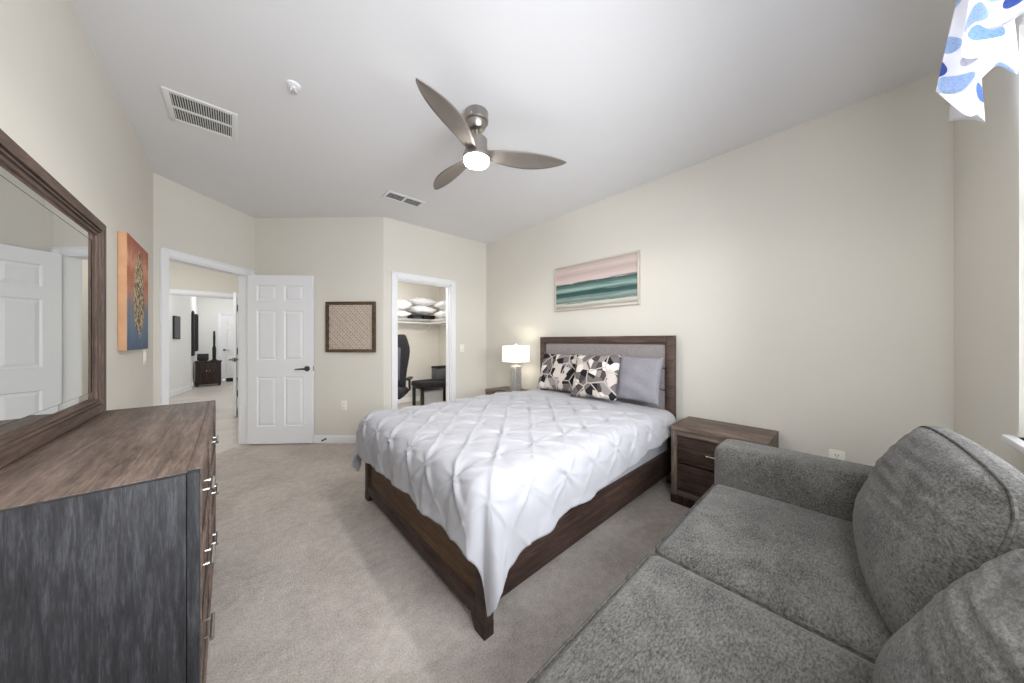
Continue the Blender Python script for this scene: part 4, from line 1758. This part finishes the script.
bed_pillow('white spare pillow at the left of the closet shelf, on top', (2.31, 5.79, SHZ + .165), .46, .34, .20, 0, 0, 11)
bed_pillow('white spare pillow at the left of the closet shelf, underneath', (2.29, 5.79, SHZ + .024), .46, .34, .125, 0, 0, 12)
bed_pillow('long white spare pillow in the middle of the closet shelf, topmost', (2.82, 5.80, SHZ + .29), .50, .34, .14, 0, 0, 13)
bed_pillow('long white spare pillow in the middle of the closet shelf, under another', (2.82, 5.80, SHZ + .115), .50, .34, .16, 0, 0, 14)
bed_pillow('white spare pillow at the right end of the closet shelf, underneath', (3.12, 5.40, SHZ + .024), .34, .36, .15, 0, 0, 15)
bed_pillow('white spare pillow at the right end of the closet shelf, on top', (3.13, 5.42, SHZ + .215), .32, .36, .15, 0, 0, 16)
o = MB().box(-.10, .10, -.12, .12, 0, .085, .012).box(-.09, .09, -.125, -.118, .03, .055, .003)
root = empty('storage_bag', 'dark folded bag between the pillow stacks on the closet shelf', 'bag', (2.66, 5.80, SHZ + .006))
o.build('body', 'blackcloth', root)
MB().tube([(-.05, -.125, .06), (-.04, -.14, .03), (.04, -.14, .03), (.05, -.125, .06)], .006, 8).build('carry_handle', 'greycloth', root)
root = empty('shoe_box', 'dark flat box right of the bag on the closet shelf', 'box', (2.93, 5.82, SHZ + .006))
MB().box(-.12, .12, -.13, .13, 0, .06, .004).build('body', 'black', root)
MB().box(-.123, .123, -.133, .133, .055, .083, .003).build('lid', 'black', root)


def desk_chair():
    root = empty('office_chair', 'black and grey high back office chair just inside the closet', 'chair', (1.70, 4.62, 0), R(-35))
    # star base
    hub = MB().lathe([(0, .06), (.03, .06), (.03, .13), (0, .13)], 16)
    hub.build('base_hub', 'black', root)
    for k in range(5):
        a = 2 * PI * k / 5
        mb = MB().tube([(0.02 * math.cos(a), .02 * math.sin(a), .10), (.29 * math.cos(a), .29 * math.sin(a), .075)], lambda t: .022 - .008 * t, 8)
        leg = mb.build('base_arm', 'black', root)
        m_ = Matrix.Translation((.28 * math.cos(a), .28 * math.sin(a), .028)) @ Matrix.Rotation(a + 1, 4, 'Z') @ Matrix.Rotation(R(90), 4, 'X')
        MB().lathe([(0, -.02), (.022, -.02), (.027, -.012), (.027, .012), (.022, .02), (0, .02)], 16, mat=m_).build('caster', 'black', leg)
    MB().lathe([(0, .12), (.022, .12), (.022, .40), (0, .40)], 16).build('gas_lift', 'gunmetal', root)
    MB().rbox((0, 0, .46), (.25, .25, .06), .04, 8, puff=(0, 0, .015)).build('seat', 'blackcloth', root)

    def shell(p, q):
        # winged, waisted racing back
        k = (p.z / .42)
        p.x *= 1 - .25 * max(0, k - .45) / .55 + .06 * math.sin(3 * k) - .12 * max(0, -k)
        p.y += .05 * (p.x / .25) ** 2 * -1
        return p
    rot = Matrix.Translation((0, .26, .92)) @ Matrix.Rotation(R(-8), 4, 'X')
    MB().rbox((0, 0, 0), (.26, .05, .42), .04, 12, fn=shell, mat=rot).build('backrest', 'blackcloth', root)
    rot2 = rot @ Matrix.Translation((0, -.05, -.05))
    MB().rbox((0, 0, 0), (.14, .02, .26), .015, 8, mat=rot2).build('back_insert', 'greycloth', root)
    rot3 = rot @ Matrix.Translation((0, .052, -.02))
    MB().rbox((0, 0, 0), (.14, .012, .28), .01, 8, mat=rot3).build('rear_insert', 'greycloth', root)
    for s in (-1, 1):
        mb = MB().tube([(s * .24, .12, .44), (s * .30, .08, .50), (s * .30, .06, .66)], .018, 8)
        mb.rbox((s * .30, .02, .67), (.04, .13, .018), .015, 6)
        mb.build('armrest', 'black', root)


desk_chair()


def closet_bench():
    root = empty('bench', 'black padded bench with dark legs inside the closet', 'bench', (2.52, 5.22, 0))
    # local x 0..L
    L, D, H = .74, .44, .47
    MB().rbox((L / 2, D / 2, H - .045), (L / 2, D / 2, .045), .025, 10, puff=(0, 0, .012)).build('seat', 'blackcloth', root)
    MB().box(.02, L - .02, .02, D - .02, H - .13, H - .088, .004).build('apron', 'black', root)
    for x in (.02, L - .07):
        for y in (.02, D - .07):
            MB().box(x, x + .05, y, y + .05, 0, H - .088, .004).build('leg', 'black', root)


closet_bench()
root = empty('storage_box', 'dark grey fabric box standing on the closet bench', 'box', (3.09, 5.50, .482))
MB().box(-.16, .16, -.12, .12, 0, .24, .012).build('body', 'greycloth', root)
MB().box(-.163, .163, -.123, .123, .21, .25, .01).build('lid', 'blackcloth', root)
root = empty('storage_bin', 'pale grey storage bin on the floor under the closet bench', 'bin', (2.84, 5.44, 0))
MB().rbox((0, 0, .14), (.19, .12, .14), .02, 8).build('body', plain('bin_grey', srgb(196, 197, 200), 0.6, var=0.05), root)
MB().box(-.20, .20, -.13, .13, .27, .295, .008).build('lid', plain('bin_lid_grey', srgb(150, 152, 156), 0.6, var=0.05), root)


# ------------------------------------------------------------------ things in the far room
def far_cabinet():
    root = empty('cabinet', 'small dark brown cabinet at the far end of the hall', 'cabinet', (-0.76, 11.75, 0))
    L, D, H = .50, .42, .68
    MB().box(0, L, 0, D, .05, H - .03, .005).build('body', 'espresso', root)
    MB().box(-.015, L + .015, -.015, D + .01, H - .03, H, .005).build('top', 'espresso', root)
    for a, b_ in ((.02, L / 2 - .004), (L / 2 + .004, L - .02)):
        ob = MB().box(a, b_, -.012, .0, .09, H - .06, .004).build('door', 'espresso', root)
        MB().lathe([(0, 0), (.009, 0), (.011, .015), (0, .02)], 12, mat=Matrix.Translation(((L / 2 + (-.03 if a < .1 else .03)), -.011, .42)) @ Matrix.Rotation(R(90), 4, 'X')).build('knob', 'steel', ob)
    for x in (.01, L - .05):
        for y in (.01, D - .05):
            MB().box(x, x + .04, y, y + .04, 0, .055).build('foot', 'espresso', root, smooth=False)


far_cabinet()
root = empty('decor_box', 'black square decor box on the far cabinet', 'decor', (-0.62, 11.92, .6805))
MB().box(-.11, .11, -.08, .08, .02, .20, .006).build('body', 'black', root)
MB().box(-.08, .08, -.05, .05, 0, .021, .003).build('stand', 'black', root)
root = empty('sculpture', 'tall slim black sculpture on the far cabinet', 'sculpture', (-0.40, 11.95, .6805))
MB().lathe([(0, 0), (.05, 0), (.05, .03), (.036, .05), (.040, .2), (.042, .34), (.03, .40), (.024, .43), (.027, .65), (.022, .82), (0, .84)], 20).build('figure', 'black', root)
MB().lathe([(0, -.0), (.08, 0), (.08, .018), (0, .018)], 20).build('base', 'black', root)


def tall_mirror(label, y0, y1, z0, z1, arch, x=-0.80, group=None):
    root = empty('wall_mirror', label, 'mirror', (x, y0, z0))
    W, H = y1 - y0, z1 - z0
    pts = [(.022, 0, 0), (.022, W, 0)]
    if arch:
        for k in range(13):
            a = PI * k / 12
            pts.append((.022, W / 2 + W / 2 * math.cos(a), H - W / 2 + W / 2 * math.sin(a)))
    else:
        pts += [(.022, W, H), (.022, 0, H)]
    MB().tube(pts, .022, 6, closed=True).build('frame', 'black', root)
    poly = [(p[1], p[2]) for p in pts]
    n = len(poly)
    vs = [(.008, a, b_) for a, b_ in poly] + [(.014, a, b_) for a, b_ in poly]
    fs = [tuple(range(n)), tuple(range(n, 2 * n))] + [(k, (k + 1) % n, n + (k + 1) % n, n + k) for k in range(n)]
    MB().add(vs, fs).build('glass', 'mirror', root, smooth=False)


tall_mirror('tall arched dark framed mirror nearest on the white far wall', 11.3, 11.6, .85, 2.0, True)
tall_mirror('tall narrow dark framed mirror behind the arched one on the far wall', 12.3, 12.75, .95, 1.98, False)
root = empty('wall_picture', 'dark framed picture at the far left seen through both doorways', 'picture', (-1.008, 10.14, 1.28), R(-12.2))
MB().box(.001, .03, 0, .32, 0, .52, .004).build('frame', 'black', root)
MB().box(.0295, .032, .03, .29, .03, .49).build('print', 'greycloth', root, smooth=False)
root = empty('floor_mat', 'small black mat rolled at the foot of the far door', 'mat', (0.10, 12.75, 0))
MB().rbox((0, 0, .05), (.28, .09, .048), .04, 8).build('roll', 'blackcloth', root)
MB().tube([(-.2, -.092, .05), (-.2, 0, .1), (-.2, .092, .05)], .006, 6).build('strap', 'black', root)


def added_light(label, loc, lens='hallfill'):  # out-of-view fill lamps, added for light in the hall and closet
    root = empty('added_light', label, 'ceiling light', loc)
    MB().lathe([(0, 0), (.16, 0), (.16, -.02), (.15, -.025), (0, -.025)], 32).build('rim', 'trim', root)
    MB().lathe([(0, -.024), (.145, -.025), (.135, -.05), (.09, -.07), (0, -.078)], 32).build('diffuser', lens, root)


added_light('added unseen ceiling light in the hall outside the bedroom', (-0.55, 6.0, CEIL))
added_light('added unseen ceiling light in the far room', (-0.2, 9.2, CEIL))
added_light('added unseen ceiling light at the end of the far room', (-0.1, 12.0, CEIL))
added_light('added unseen ceiling light inside the closet', (1.9, 4.55, CH), 'closetfill')
